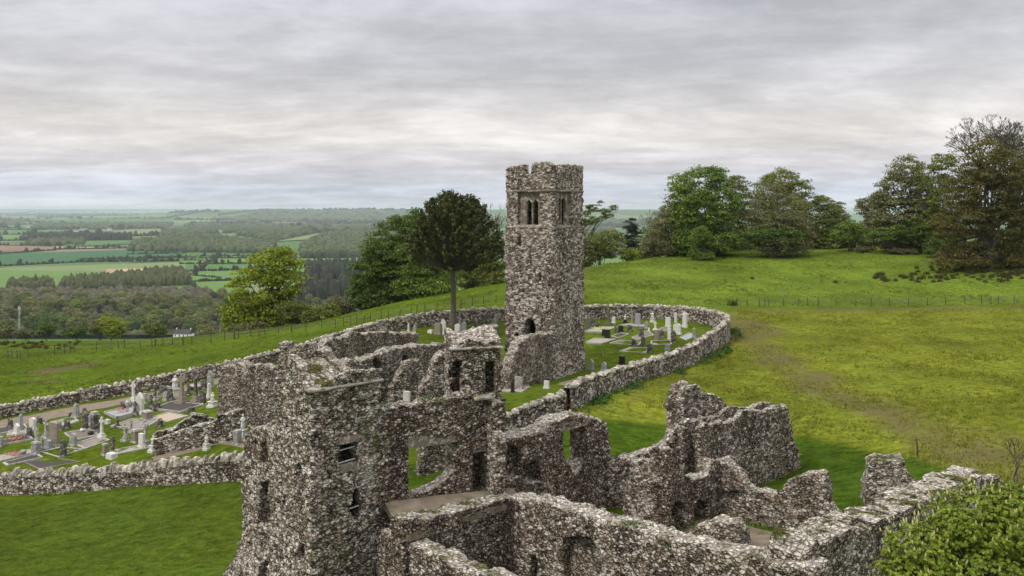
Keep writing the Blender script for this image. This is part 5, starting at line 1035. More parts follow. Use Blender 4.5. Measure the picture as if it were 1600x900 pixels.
for px, py, rx, ry, mt, lab in ((72, 515, 16, 13, L_DRK, 'dark round bush just beyond the left field'), (120, 518, 22, 10, L_DRK, 'low dark green thicket beyond the left field fence'), (175, 510, 26, 18, L_YEL, 'spreading yellow green bush beyond the left field fence'),
                                (155, 514, 14, 14, L_BRN, 'brown twiggy bush beside the spreading yellow green bush'), (242, 515, 18, 12, L_OLV, 'olive bush left of the white cottage'), (10, 517, 14, 11, L_BRN, 'brown bush at the left edge beyond the field'), (326, 518, 16, 10, L_BRN, 'brownish bush right of the white cottage'), (40, 522, 14, 8, L_GOR, 'grey green scrub between the mast and the dark round bush')):
    Y = 330.0; kx = (px - CX) / F * Y; z = g1(kx, Y); k = Y / F; rng = np.random.default_rng(int(px) + 900); lb = []
    for j in range(5): p = P(px + rng.uniform(-0.5, 0.5) * rx, py + rng.uniform(-0.3, 0.3) * ry, Y); lb.append(((p.x - kx, rng.uniform(-2, 2), p.z - z), (rx * k * 0.6, rx * k * 0.55, ry * k * 0.7)))
    cs, LC, LN = clumps(lb, rng, 1.0, 36, 0.5); V, Fq = cards(LC, LN, 0.55, rng); r_ = thing('bushy_tree', lab, 'tree', (kx, Y, z), 0, EG); part('crown', mesh_np('crown', V, Fq, mt), r_)
    mb = MB(); limbs(mb, Vector((0, 0, -0.5)), Vector((0, 0, lb[0][0][2])), cs[:8], 0.3, rng, 4); mb.build('trunk', BARK, r_)

wood(WM_MIX, [[(-230, 528), (600, 528), (560, 480), (-200, 480)]], 3.2, 3.0, 7.5, 31, 'wood_undergrowth')
# haze over the plain: one even volume
me = bpy.data.meshes.new('haze'); hb = MB().box(-72000, 72000, -5200, 70000, PLAIN - 3, 46); o = hb.build('haze', None); tag(o, kind='stuff')
m = bpy.data.materials.new('haze_air'); m.use_nodes = True; t = m.node_tree; t.nodes.clear(); out = t.nodes.new('ShaderNodeOutputMaterial'); pv = t.nodes.new('ShaderNodeVolumePrincipled')
pv.inputs['Color'].default_value = (0.78, 0.88, 1.0, 1); pv.inputs['Density'].default_value = 5.2e-5; pv.inputs['Anisotropy'].default_value = 0.2
t.links.new(pv.outputs[0], out.inputs['Volume']); o.data.materials.append(m)
# ------------------------------------------------------------------ graves
MARB = plain_mat('white_marble', (0.40, 0.39, 0.37), (0.76, 0.74, 0.71), 7, 0.6)
GREYS = plain_mat('grey_limestone', (0.16, 0.16, 0.155), (0.34, 0.335, 0.32), 6, 0.85, (0.50, 0.49, 0.46))
BLUEG = plain_mat('blue_grey_stone', (0.20, 0.215, 0.235), (0.34, 0.355, 0.38), 4, 0.7)
DARKG = plain_mat('black_granite', (0.014, 0.014, 0.016), (0.035, 0.034, 0.036), 12, 0.3)
DGREY = plain_mat('dark_weathered_stone', (0.035, 0.033, 0.030), (0.11, 0.10, 0.092), 7, 0.9, (0.36, 0.34, 0.31))
LICH = plain_mat('lichen_mottled_stone', (0.13, 0.12, 0.11), (0.42, 0.40, 0.37), 9, 0.95, (0.68, 0.66, 0.62))
TANS = plain_mat('tan_stone', (0.17, 0.145, 0.11), (0.30, 0.265, 0.21), 6)
MOSSY = plain_mat('mossy_headstone', (0.075, 0.075, 0.05), (0.17, 0.165, 0.11), 8)
KERBW = plain_mat('white_kerb', (0.22, 0.205, 0.19), (0.50, 0.475, 0.45), 4, 0.8)
GRAVD = plain_mat('dark_gravel', (0.035, 0.030, 0.030), (0.085, 0.075, 0.072), 14)
GRAVS = plain_mat('sandy_gravel', (0.30, 0.23, 0.17), (0.48, 0.40, 0.31), 9)
GRAVB = plain_mat('brown_gravel', (0.12, 0.10, 0.08), (0.21, 0.18, 0.15), 11)
GRAVW = plain_mat('white_chippings', (0.20, 0.18, 0.165), (0.40, 0.37, 0.34), 12)
SLABG = plain_mat('grey_grave_slab', (0.15, 0.135, 0.125), (0.28, 0.255, 0.24), 3)
GOLD = plain_mat('gilt_panel', (0.22, 0.16, 0.05), (0.32, 0.24, 0.09), 20, 0.5)
FLOWY = plain_mat('yellow_flowers', (0.55, 0.60, 0.05), (0.75, 0.75, 0.15), 20); FLOWR = plain_mat('red_flowers', (0.35, 0.06, 0.05), (0.62, 0.25, 0.22), 20)
MT = dict(w=MARB, g=GREYS, b=BLUEG, k=DARKG, d=DGREY, l=LICH, t=TANS, m=MOSSY)
RZ = math.radians(-33)
def arch(w, h0, h1, kind, n=7):
    if kind == 'sq': return [(-w, 0), (w, 0), (w, h1), (-w, h1)]
    p = [(-w, 0), (w, 0), (w, h0)]
    for i in range(1, 2 * n):
        a = math.pi * i / (2 * n); x = w * math.cos(a)
        z = h0 + (h1 - h0) * (math.sin(a) if kind == 'round' else (1 - abs(x / w)) ** 0.72)
        p.append((x, z))
    return p + [(-w, h0)]
gs_rnd = random.Random(4)
def grave(kind, px, py, hp, wp, mt, label, lean=0.0, mt2=None, rz=None, sink=0.15):
    p = hit(px, py); k = p.y / F; H = hp * k; fac = 0.91 if px > 600 else 0.56
    Wd = min(max(0.8 * wp * k / fac, 0.22), 1.3) / 2; m = MT[mt]; m2 = MT[mt2] if mt2 else m
    left = px < 600; grp = 'monuments in the left graveyard' if left else 'monuments in the graveyard by the church tower'
    nm = dict(round='headstone', gothic='headstone', sq='headstone', cross='stone_cross', celtic='celtic_cross', obelisk='grave_obelisk', statue='grave_statue', pillar='pedestal_monument', block='stone_block', table='table_tomb', urn='grave_urn')[kind]
    ct = dict(headstone='headstone', stone_cross='stone cross', celtic_cross='celtic cross', grave_obelisk='obelisk', grave_statue='statue', pedestal_monument='monument', stone_block='stone block', table_tomb='tomb', grave_urn='urn')[nm]
    r = thing(nm, label, ct, (p.x, p.y, p.z), RZ + gs_rnd.uniform(-0.12, 0.12) if rz is None else rz, grp); r.rotation_euler.x = gs_rnd.uniform(-0.03, 0.03); r.rotation_euler.y = lean + gs_rnd.uniform(-0.02, 0.02)
    t_ = min(0.11, Wd * 0.5)
    if kind in ('round', 'gothic', 'sq'):
        MB().box(-Wd * 1.15, Wd * 1.15, -t_ * 1.9, t_ * 1.9, -sink, 0.16, 0.01, 0.01).build('plinth', m2, r)
        mb = MB(); o = arch(Wd, H * (0.72 if kind == 'gothic' else 0.84), H, kind); mb.prism([(x, z + (0.15 if z == 0 else 0)) for x, z in o], -t_, t_).build('tablet', m, r)
        if H > 1.0:
            MB().prism([(x * 0.74, 0.30 + z * 0.70) for x, z in o], -t_ - 0.012, -t_ + 0.01).build('inscription_panel', m, r)
    elif kind in ('cross', 'celtic'):
        hb = H * 0.24; MB().box(-Wd, Wd, -Wd * 0.8, Wd * 0.8, -sink, hb * 0.45, 0.02, 0.02).box(-Wd * 0.72, Wd * 0.72, -Wd * 0.55, Wd * 0.55, hb * 0.45 + 0.002, hb, 0.03, 0.03).build('pedestal', m2, r)
        sw = max(Wd * 0.30, 0.07); zc = H * 0.80; ar = min(max(Wd * 0.85, 0.22), H * 0.2)
        mb = MB().box(-sw * 1.25, sw * 1.25, -sw * 0.8, sw * 0.8, hb, zc - sw, sw * 0.3, sw * 0.15).box(-sw * 0.9, sw * 0.9, -sw * 0.65, sw * 0.65, zc - sw, H)
        mb.box(-ar, -sw * 0.9, -sw * 0.62, sw * 0.62, zc - sw * 0.85, zc + sw * 0.85).box(sw * 0.9, ar, -sw * 0.62, sw * 0.62, zc - sw * 0.85, zc + sw * 0.85); mb.build('shaft', m, r)
        if kind == 'celtic':
            n = 20; v, f = [], []; R0, R1 = ar * 0.60, ar * 0.82
            for i in range(n):
                a = 2 * math.pi * i / n
                for rr, yy in ((R0, -sw * 0.45), (R1, -sw * 0.45), (R1, sw * 0.45), (R0, sw * 0.45)): v.append((rr * math.cos(a), yy, zc + rr * math.sin(a)))
            for i in range(n):
                j = (i + 1) % n
                for q in range(4): f.append((i * 4 + q, j * 4 + q, j * 4 + (q + 1) % 4, i * 4 + (q + 1) % 4))
            MB().add(v, f).build('ring', m, r)
    elif kind == 'obelisk':
        hb = H * 0.28; MB().box(-Wd, Wd, -Wd, Wd, -sink, hb * 0.4).box(-Wd * 0.78, Wd * 0.78, -Wd * 0.78, Wd * 0.78, hb * 0.4 + 0.002, hb, 0.02, 0.02).build('pedestal', m2, r)
        MB().box(-Wd * 0.6, Wd * 0.6, -Wd * 0.6, Wd * 0.6, hb + 0.002, H * 0.90, Wd * 0.2, Wd * 0.2).box(-Wd * 0.4, Wd * 0.4, -Wd * 0.4, Wd * 0.4, H * 0.90, H, Wd * 0.39, Wd * 0.39).build('shaft', m, r)
    elif kind == 'statue':
        hb = H * 0.42; MB().box(-Wd, Wd, -Wd * 0.9, Wd * 0.9, -sink, hb * 0.35).box(-Wd * 0.74, Wd * 0.74, -Wd * 0.7, Wd * 0.7, hb * 0.35 + 0.002, hb * 0.9, 0.02, 0.02).box(-Wd * 0.85, Wd * 0.85, -Wd * 0.8, Wd * 0.8, hb * 0.9 + 0.002, hb).build('pedestal', m2, r)
        f = H - hb; q = min(Wd * 0.62, f * 0.24)
        mb = MB().lathe([(q, hb + 0.002), (q * 0.92, hb + f * 0.25), (q * 0.72, hb + f * 0.5), (q * 0.88, hb + f * 0.66), (q * 0.80, hb + f * 0.74), (q * 0.30, hb + f * 0.79), (q * 0.28, hb + f * 0.81), (q * 0.44, hb + f * 0.87), (q * 0.46, hb + f * 0.92), (q * 0.26, hb + f * 0.98), (0.004, hb + f)], 10)
        for s in (-1, 1): mb.tube([(s * q * 0.85, 0, hb + f * 0.70), (s * q * 0.95, -q * 0.45, hb + f * 0.55), (s * q * 0.12, -q * 0.95, hb + f * 0.62)], [q * 0.26, q * 0.22, q * 0.16], 6)
        mb.build('figure', m, r, smooth=True)
    elif kind == 'pillar':
        MB().box(-Wd, Wd, -Wd * 0.8, Wd * 0.8, -sink, H * 0.18).build('plinth', m2, r); MB().box(-Wd * 0.8, Wd * 0.8, -Wd * 0.62, Wd * 0.62, H * 0.18 + 0.002, H * 0.86).build('shaft', m, r)
        MB().box(-Wd * 0.95, Wd * 0.95, -Wd * 0.76, Wd * 0.76, H * 0.86 + 0.002, H, Wd * 0.15, Wd * 0.12).build('cap', m2, r)
    elif kind == 'table':
        MB().box(-Wd, Wd, -0.42, 0.42, H * 0.78, H, 0.01, 0.01).build('slab', m, r)
        for s in (-0.75, 0.75): MB().box(Wd * s - 0.09, Wd * s + 0.09, -0.34, 0.34, -sink, H * 0.778).build('leg', m2, r)
    elif kind == 'block':
        rn = random.Random(int(px)); MB().box(-Wd, Wd, -Wd * 0.7, Wd * 0.7, -sink, H, 0.03, 0.03, 0.02, rn).build('block', m, r); MB().box(-Wd * 0.7, Wd * 0.7, -Wd * 0.45, Wd * 0.45, H * 0.98, H * 1.08, 0.03, 0.03, 0.015, rn).build('cap', m2, r)
    elif kind == 'urn':
        MB().lathe([(Wd * 0.55, -0.05), (Wd * 0.45, H * 0.15), (Wd, H * 0.5), (Wd * 0.95, H * 0.75), (Wd * 0.6, H), (0.01, H * 1.02)], 12).build('bowl', m, r, smooth=True)
    return r
G = grave
# left graveyard, back row to front row
G('gothic', 26, 680, 18, 8, 'w', 'small white pointed headstone nearest the left edge, in front of a tall grey one')
G('obelisk', 32, 673, 27, 7, 'b', 'tall blue grey pointed stone just behind the small white pointed headstone', mt2='l')
G('round', 51, 672, 19, 8, 'w', 'plain white round topped headstone on grass, right of the dark slab')
G('sq', 46, 683, 15, 8, 'd', 'dark brown slab headstone in front of the plain white round topped one')
G('round', 58, 688, 17, 5, 'l', 'thin lichen spotted headstone leaning left of the two tall brown stones', -0.22)
G('cross', 72, 685, 28, 9, 'l', 'lichen mottled stone cross left of the big brown slab')
G('sq', 84, 698, 36, 14, 't', 'biggest brown slab headstone with a square top in the left graveyard', mt2='l')
G('round', 75, 701, 14, 8, 'b', 'little blue grey headstone at the foot of the big brown slab')
G('pillar', 56, 711, 20, 10, 'g', 'stepped grey pedestal at the front beside the pink flowered plot')
G('gothic', 99, 715, 28, 8, 'd', 'dark pointed headstone standing on the big white plot')
G('round', 114, 698, 20, 9, 'g', 'pale grey rounded headstone behind the big white plot')
G('urn', 36, 713, 9, 7, 'g', 'broken grey urn on the pink flowered plot')
G('sq', 1, 699, 16, 6, 'g', 'grey headstone cut off by the left edge of the view')
G('obelisk', 119, 653, 23, 9, 'g', 'grey pedestal with a dark cross cap in the back row, right of a dark stub', mt2='g')
G('block', 112, 653, 8, 6, 'd', 'short dark stub beside the grey pedestal in the back row')
G('gothic', 133, 673, 35, 9, 'd', 'headstone with a black pointed top and white lower panel', mt2='w')
G('pillar', 148, 677, 33, 9, 'd', 'tall dark pillar with a white capped top next to the cream cross', mt2='l')
G('cross', 159, 686, 33, 9, 'w', 'cream white cross standing on a bright white tapered base')
G('urn', 141.7, 681, 6, 7, 'k', 'dark green black round pot on the brown gravel plot')
G('urn', 128.5, 676, 5, 5, 'w', 'little white vase at the back of the brown gravel plot')
G('celtic', 196, 690, 28, 10, 'l', 'pale topped ringed cross in front of the big grey slab', mt2='g')
G('pillar', 212, 693, 22, 9, 't', 'tan block pedestal between the ringed cross and the bright white slab', mt2='l')
G('pillar', 164, 713, 19, 7, 't', 'short tan stub headstone at the near end of the pinkish plot', mt2='l')
G('cross', 176, 711, 28, 10, 'd', 'dark cross with a white encrusted head at the near end of the pinkish plot', mt2='l')
G('block', 175, 717, 8, 12, 'w', 'low white block lying at the foot of the dark cross')
G('block', 168, 662, 6, 6, 'w', 'small white block at the corner of the blue grey plot')
G('celtic', 209, 629, 32, 9, 'w', 'tall white ringed cross near the far wall')
G('gothic', 219, 646, 33, 11, 'w', 'large white pointed headstone with a bluish face below the tall white ringed cross')
G('urn', 201, 639, 14, 8, 'l', 'lumpy lichened urn at the head of the blue grey plot')
G('celtic', 211, 648, 20, 9, 'd', 'small dark mossy ringed cross at the head of the blue grey plot')
G('celtic', 242, 625, 23, 9, 'd', 'dark ringed cross with a white lichened head in the middle of the back row', mt2='l')
G('celtic', 236, 637, 19, 9, 'd', 'squat dark cross in front of the white headed dark cross')
G('round', 254, 617, 14, 10, 'd', 'pair of joined dark rounded headstones in the back row')
G('gothic', 259, 626, 15, 6, 'l', 'little pale pointed headstone left of the leaning dark slab')
G('sq', 267, 626, 18, 6, 'd', 'dark slab headstone leaning to the left beside the tall white spire', -0.16)
G('statue', 273, 622, 35, 11, 'w', 'tall white spire shaped statue at the back of the left graveyard')
G('celtic', 284, 631, 46, 13, 't', 'high tan ringed cross on a broad square pedestal')
G('block', 279, 608, 8, 6, 'd', 'little dark block behind the high tan ringed cross')
G('pillar', 230, 656, 14, 12, 't', 'tan chest shaped block with a dark side beside the sandy plot', mt2='l')
G('celtic', 228, 700, 42, 11, 'l', 'white encrusted ringed cross behind the bright white slab at the path wall')
G('sq', 222, 700, 22, 9, 'w', 'bright white slab headstone at the end of the pinkish plot')
G('statue', 239, 707, 26, 9, 'w', 'white veiled statue at the near end of the low path wall')
G('celtic', 306, 630, 50, 10, 'd', 'tall dark ringed cross with a bright white round head on a tan pedestal', mt2='t')
G('round', 316, 633, 22, 10, 'd', 'broad dark headstone right of the tan pedestal', mt2='l')
G('gothic', 329, 606, 27, 8, 'g', 'grey pointed headstone with a white cap by the church gable')
G('obelisk', 327, 622, 24, 6, 'w', 'narrow white pointed stone behind the white statue by the gable')
G('statue', 332, 638, 24, 10, 'w', 'large white statue on a white pedestal against the church gable')
G('table', 306, 609, 7, 34, 'l', 'flat lichened table tomb behind the tall crosses', mt2='g')
G('block', 299, 647, 10, 7, 'd', 'small dark stone just above the low path wall')
G('statue', 380, 689, 42, 9, 'w', 'tall white crucifixion statue beside the gatehouse tower')
G('pillar', 371, 696, 24, 9, 'g', 'grey pedestal standing beside the tall white crucifixion statue')
G('statue', 323, 704, 25, 7, 'w', 'small white statue alone on the grass by the front path')
# yard by the tower
G('round', 919, 515, 18, 9, 'm', 'mossy rounded headstone against the right edge of the church tower')
G('round', 926, 508, 13, 7, 'd', 'dark rounded headstone just behind the mossy one by the tower')
G('celtic', 951, 508, 21, 12, 'm', 'large olive coloured ringed cross near the far wall')
G('round', 959, 505, 10, 6, 'w', 'small white arched headstone right of the large olive cross')
G('statue', 977, 505, 13, 7, 'w', 'white statue on a dark base by the far wall', mt2='k')
G('obelisk', 988, 507, 19, 6, 't', 'slim brown obelisk left of the blue grey slab')
G('sq', 997, 508, 18, 9, 'b', 'blue grey square slab headstone by the far wall')
G('statue', 1020, 505, 18, 9, 'w', 'white statue on a wide base near the far wall')
G('sq', 970, 520, 11, 8, 'k', 'black headstone at the head of the narrow white kerbed plot')
G('sq', 949, 529, 14, 9, 'k', 'black headstone with a gilt panel on the white plot')
G('sq', 943, 525, 10, 5, 'k', 'narrow black headstone left of the gilt panelled one')
G('sq', 1002, 527, 14, 8, 'd', 'dark square headstone among the middle plots')
G('round', 1005, 542, 16, 7, 'm', 'dark mossy rounded headstone behind the white slab')
G('sq', 1015, 552, 14, 9, 'd', 'dark square headstone at the right end of the white slab')
G('block', 941, 557, 7, 3, 't', 'lonely little brown stub on the grass right of the tower')
G('sq', 972, 571, 14, 10, 'k', 'black square headstone close to the near wall')
G('gothic', 924, 578, 16, 8, 'b', 'left one of the two blue grey pointed headstones below the tower')
G('gothic', 944, 580, 14, 9, 'b', 'right one of the two blue grey pointed headstones below the tower')
G('sq', 1044, 511, 15, 9, 'w', 'plain white square slab headstone in front of the far wall')
G('pillar', 1056, 506, 17, 5, 'w', 'slim white column behind the white arched monument')
G('round', 1058, 522, 16, 14, 'w', 'broad white arched monument with a hollow front')
G('pillar', 1070, 512, 23, 9, 'w', 'white pedestal monument with a dark band right of the arched monument')
G('gothic', 1052, 537, 21, 9, 'd', 'tall dark pointed headstone in the middle of the right graveyard')
G('sq', 1026, 533, 17, 8, 't', 'brown slab headstone left of the narrow white slab')
G('cross', 1024, 516, 13, 9, 'w', 'low white cross between the statue and the white square slab')
G('sq', 1046, 531, 18, 6, 'w', 'narrow white slab standing beside the tall dark pointed headstone')
G('block', 1014, 519, 6, 4, 'w', 'small white block among the back plots')
G('statue', 1085, 529, 18, 8, 'b', 'grey monument with a dark ball top near the curve of the wall', mt2='b')
G('round', 1043, 548, 10, 8, 'b', 'grey rounded headstone half hidden by the near wall')
G('obelisk', 638.5, 520, 15, 5, 'w', 'tiny white obelisk left of the monkey puzzle trunk')
G('gothic', 693, 522, 23, 10, 'w', 'white gothic headstone just left of the monkey puzzle trunk')
G('round', 715, 522, 16, 10, 'w', 'white oval headstone just right of the monkey puzzle trunk')
G('gothic', 725, 518, 16, 8, 'b', 'grey gothic headstone behind the white oval one')
G('celtic', 753, 512, 21, 9, 'd', 'dark cross with a white head beyond the nave wall')
G('sq', 760, 509, 15, 5, 'd', 'thin dark headstone right of the white headed dark cross')
G('round', 772, 508, 10, 8, 'l', 'small pale headstone nearest the left side of the tower')
G('sq', 684, 522, 17, 13, 't', 'brown panel headstone left of the white gothic one')
G('block', 673, 521, 5, 10, 'w', 'low white block left of the brown panel headstone')
G('sq', 635, 643, 30, 12, 'w', 'white square headstone showing above the hall wall')
G('sq', 811, 609, 20, 15, 'g', 'pale grey headstone in front of the broken nave wall')
G('round', 801, 615, 17, 6, 'k', 'small dark headstone with white sides on the pinkish plot')
G('sq', 854, 607, 12, 9, 'w', 'small white headstone on the grass by the nave wall')
for a in (('round', 16, 668, 14, 6, 'd', 'small dark rounded headstone at the far left behind the white plot'), ('sq', 62, 664, 12, 7, 'd', 'mossy dark headstone right of the plain white round topped one'), ('cross', 65, 700, 17, 7, 'g', 'small grey cross left of the little blue grey headstone'),
          ('gothic', 92, 672, 16, 7, 'l', 'lichened pointed headstone behind the biggest brown slab'), ('round', 105, 670, 13, 7, 'd', 'dark low headstone at the front of the pale pinkish plot'), ('gothic', 141, 664, 15, 6, 'g', 'small grey pointed headstone between the black topped headstone and the dark pillar'),
          ('cross', 184, 668, 17, 7, 'd', 'dark stone cross at the left tip of the largest grey slab plot'), ('round', 192, 640, 12, 7, 'd', 'low dark headstone left of the lumpy urn'), ('sq', 226, 630, 15, 6, 'l', 'lichened narrow slab right of the large white pointed headstone'),
          ('gothic', 246, 640, 13, 6, 'd', 'dark little pointed headstone at the left tip of the dark gravel plot'), ('round', 262, 615, 12, 6, 'g', 'grey rounded headstone beside the joined dark pair'), ('cross', 294, 618, 18, 7, 'd', 'small dark cross between the two high ringed crosses'),
          ('sq', 318, 608, 14, 7, 'd', 'dark square headstone left of the grey pointed one by the gable'), ('gothic', 250, 668, 14, 7, 'd', 'dark pointed headstone at the right end of the largest grey slab plot'), ('cross', 205, 676, 18, 7, 'g', 'small grey cross behind the tan block pedestal'),
          ('round', 934, 513, 11, 7, 'd', 'low dark rounded headstone left of the large olive cross'), ('sq', 984, 518, 10, 8, 'd', 'dark low slab right of the narrow white kerbed plot'), ('round', 1034, 527, 11, 7, 'd', 'small dark rounded headstone right of the brown slab headstone'),
          ('gothic', 1010, 513, 11, 6, 'g', 'small grey pointed headstone behind the dark square one'), ('round', 990, 541, 11, 7, 'd', 'dark headstone at the right end of the brown planted plot'), ('cross', 962, 522, 12, 6, 'd', 'small dark cross left of the black headstone'),
          ('gothic', 648, 519, 11, 6, 'g', 'small grey pointed headstone right of the tiny white obelisk'), ('round', 742, 514, 12, 7, 'd', 'dark rounded headstone left of the white headed dark cross')):
    G(*a)
def plot(pp, infill, label, kerb=KERBW, left=True, flowers=None, hh=0.11):
    q = [hit(*p) for p in pp]; c = sum(q, Vector()) / 4
    r = thing('grave_plot', label, 'grave plot', c, 0, 'kerbed grave plots in the left graveyard' if left else 'kerbed grave plots by the church tower')
    mb = MB(); L = [p - c for p in q]; n = 4; inn = [v * (1 - 0.16 / max(v.length, 0.4)) for v in L]
    up = Vector((0, 0, hh)); dn = Vector((0, 0, -0.4)); v = []
    for a, b_ in zip(L, inn): v += [a + dn, a + up, b_ + up, b_ + dn]
    f = []
    for i in range(4):
        j = (i + 1) % 4
        for e in range(4): f.append((i * 4 + e, j * 4 + e, j * 4 + (e + 1) % 4, i * 4 + (e + 1) % 4))
    mb.add(v, f).build('kerb', kerb, r)
    n = 6; g = []; k4 = [np.array(x) * 0.999 for x in inn]
    for i in range(n + 1):
        for j in range(n + 1):
            u, w = i / n, j / n; p = (k4[0] * (1 - u) + k4[1] * u) * (1 - w) + (k4[3] * (1 - u) + k4[2] * u) * w; g.append((p[0], p[1], p[2] + hh * 0.55 + gs_rnd.uniform(-0.015, 0.015)))
    I = np.arange((n + 1) ** 2).reshape(n + 1, n + 1); part('infill', mesh_np('infill', g, np.stack([I[:-1, :-1], I[:-1, 1:], I[1:, 1:], I[1:, :-1]], -1).reshape(-1, 4), infill), r)
    if flowers:
        rr = np.random.default_rng(3); cc = rr.normal(size=(60, 3)) * np.array([0.35, 0.25, 0.05]) + np.array([0, 0, hh + 0.08]); V, Fq = cards(cc, np.tile([0, 0, 1.0], (60, 1)), 0.14, rr, 0.9); part('flowers', mesh_np('flowers', V, Fq, flowers), r)
    return r
plot([(-12, 681), (-10, 672), (38, 664), (44, 671)], GRAVD, 'dark gravel plot with pale kerbs in the back at the left edge')
plot([(10, 683), (14, 675), (42, 671), (41, 679)], GRAVW, 'white plot under the small white pointed headstone')
plot([(3, 697), (2, 690), (46, 682), (52, 688)], GRAVD, 'dark soil plot with white kerbs below the dark brown slab headstone', flowers=FLOWR)
plot([(-8, 724), (-6, 715), (52, 704), (60, 709)], GRAVW, 'pinkish white plot scattered with red flowers at the front left', flowers=FLOWR)
plot([(10, 731), (4, 725), (58, 712), (68, 717)], GRAVD, 'dark plot at the front left just behind the near wall')
plot([(92, 717), (62, 708), (96, 700), (131, 704)], GRAVW, 'big white plot carrying the dark pointed headstone')
plot([(114, 691), (100, 679), (140, 671), (154, 682)], GRAVB, 'brown gravel plot with a dark pot')
plot([(132, 704), (115, 696), (152, 684), (172, 690)], SLABG, 'grey slab covered plot right of the brown gravel plot')
plot([(92, 669), (78, 661), (114, 652), (124, 660)], GRAVW, 'pale pinkish plot in front of the grey pedestal in the back row')
plot([(184, 656), (162, 647), (206, 637), (214, 648)], BLUEG, 'raised blue grey plot with an orange wreath', flowers=FLOWR, hh=0.24)
plot([(222, 673), (172, 668), (205, 657), (252, 656)], SLABG, 'largest grey slab plot in the middle of the left graveyard')
plot([(282, 645), (238, 640), (268, 629), (318, 634)], GRAVD, 'dark gravel plot with white kerbs below the high tan cross')
plot([(262, 661), (234, 654), (262, 646), (294, 652)], GRAVS, 'sandy gravel plot beside the low path wall')
plot([(182, 713), (178, 705), (228, 695), (233, 702)], GRAVW, 'long pinkish plot in front of the ringed cross')
plot([(60, 735), (36, 724), (92, 717), (126, 724)], GRAVD, 'dark bare bed right behind the near wall', kerb=GRAVB, hh=0.06)
plot([(940, 520), (913, 519), (930, 512), (966, 512)], GRAVW, 'pale plot between the tower and the large olive cross', left=False, flowers=FLOWY)
plot([(938, 539), (915, 537), (928, 530), (962, 531)], GRAVW, 'white plot under the gilt panelled black headstone', left=False)
plot([(998, 541), (952, 538), (968, 533), (1003, 535)], GRAVB, 'brown planted plot in the middle of the right graveyard', left=False)
plot([(966, 530), (955, 527), (970, 521), (983, 523)], GRAVD, 'narrow white kerbed plot of the black headstone', left=False)
plot([(1010, 553), (967, 551), (984, 544), (1014, 545)], GRAVW, 'large plain white slab plot on the right yard grass', left=False)
plot([(1006, 511), (966, 510), (980, 507), (1014, 508)], GRAVW, 'long pale plot below the blue grey slab headstone', left=False)
plot([(1050, 539), (1016, 541), (1017, 534), (1048, 533)], GRAVW, 'bright white slab plot left of the tall dark pointed headstone', left=False)
plot([(1036, 520), (1028, 516), (1040, 511), (1049, 515)], GRAVB, 'small reddish plot under the plain white square slab', left=False)
plot([(1072, 533), (1062, 528), (1076, 521), (1088, 526)], BLUEG, 'blue grey plot of the ball topped monument', left=False)
plot([(1008, 529), (998, 522), (1012, 518), (1022, 525)], GRAVB, 'brown plot by the dark square headstone', left=False)
plot([(996, 533), (986, 529), (998, 524), (1010, 529)], SLABG, 'little grey plot beside the brown planted plot', left=False)
plot([(815, 615), (784, 613), (796, 603), (828, 606)], GRAVW, 'pinkish plot in front of the broken nave wall', left=False, flowers=FLOWR)

# ------------------------------------------------------------------ fences and posts
def fence(label, posts, hp=1.15, wires=(0.45, 0.75, 1.05), thick=(), group='post and wire fences', tilt=0.08):
    rnd = random.Random(len(posts)); q = [hit(*p) for p in posts]; c = q[0].copy(); r = thing('wire_fence', label, 'fence', c, 0, group); tops = []
    for i, p in enumerate(q):
        w = 0.055 if i not in thick else 0.11; h = hp * rnd.uniform(0.85, 1.12); a, b_ = rnd.gauss(0, tilt), rnd.gauss(0, tilt)
        mb = MB().tube([(0, 0, -0.4), (a * 0.5, b_ * 0.5, h * 0.5), (a, b_, h)], [w * 1.1, w, w * 0.92], 6); mb.build('post', WOOD, r, p - c); tops.append((p - c, a, b_, h))
    for z in wires:
        pts_ = [Vector((p.x + a * z / h, p.y + b_ * z / h, p.z + min(z, h * 0.95))) for p, a, b_, h in tops]; MB().tube(pts_, [0.012] * len(pts_), 3).build('wire', WIRE, r)
fence('post and wire fence crossing the hillside right of the curved wall', [(1150, 479), (1168, 479), (1186, 479), (1195, 479), (1200, 479), (1225, 479), (1247, 479), (1262, 479), (1279, 479), (1307, 479), (1337, 479), (1362, 479), (1390, 478), (1419, 478), (1449, 477), (1478, 476), (1508, 476), (1533, 475), (1548, 475), (1560, 475), (1584, 474), (1610, 474), (1640, 474)])
fence('post and wire fence climbing the skyline from the yellow green tree towards the tower', [(300, 539), (330, 535), (351, 532), (366, 530), (373, 529), (392, 527), (405, 526), (414, 524), (435, 522), (456, 520), (478, 517), (503, 514), (524, 513), (537, 511), (548, 509), (558, 507), (568, 506), (578, 503), (596, 500), (607, 499), (624, 496), (642, 493), (651, 492), (664, 490), (682, 488), (720, 482), (738, 479), (756, 476), (775, 474)], thick=(3, 9), hp=1.2)
fence('post and wire fence along the lower left field edge', [(13, 560), (19, 560), (27, 560), (32, 560), (44, 559), (85, 555), (101, 553), (109, 552), (116, 552), (150, 549), (185, 545), (195, 544), (220, 543), (238, 542), (242, 542), (255, 541), (270, 540), (286, 540)], thick=(14, 17), hp=1.2)
p = hit(1434, 713); r = thing('fence_post', 'single leaning wooden post at the edge of the mown lawn', 'fence post', p); MB().tube([(0, 0, -0.4), (-0.03, 0, 0.5), (-0.08, 0, 0.98)], [0.06, 0.05, 0.045], 6).build('post', WOOD, r)
MB().box(-0.11, -0.05, -0.03, 0.03, 0.75, 0.8).build('staple', WIRE, r)
bare_tree('bare_sapling', 'thin leafless sapling behind the paved wall top at the right edge', 1592, 44.5, 3.2, 0.36, 31, None, 0.05, 4, 0.34, -0.15, twig=0.014)
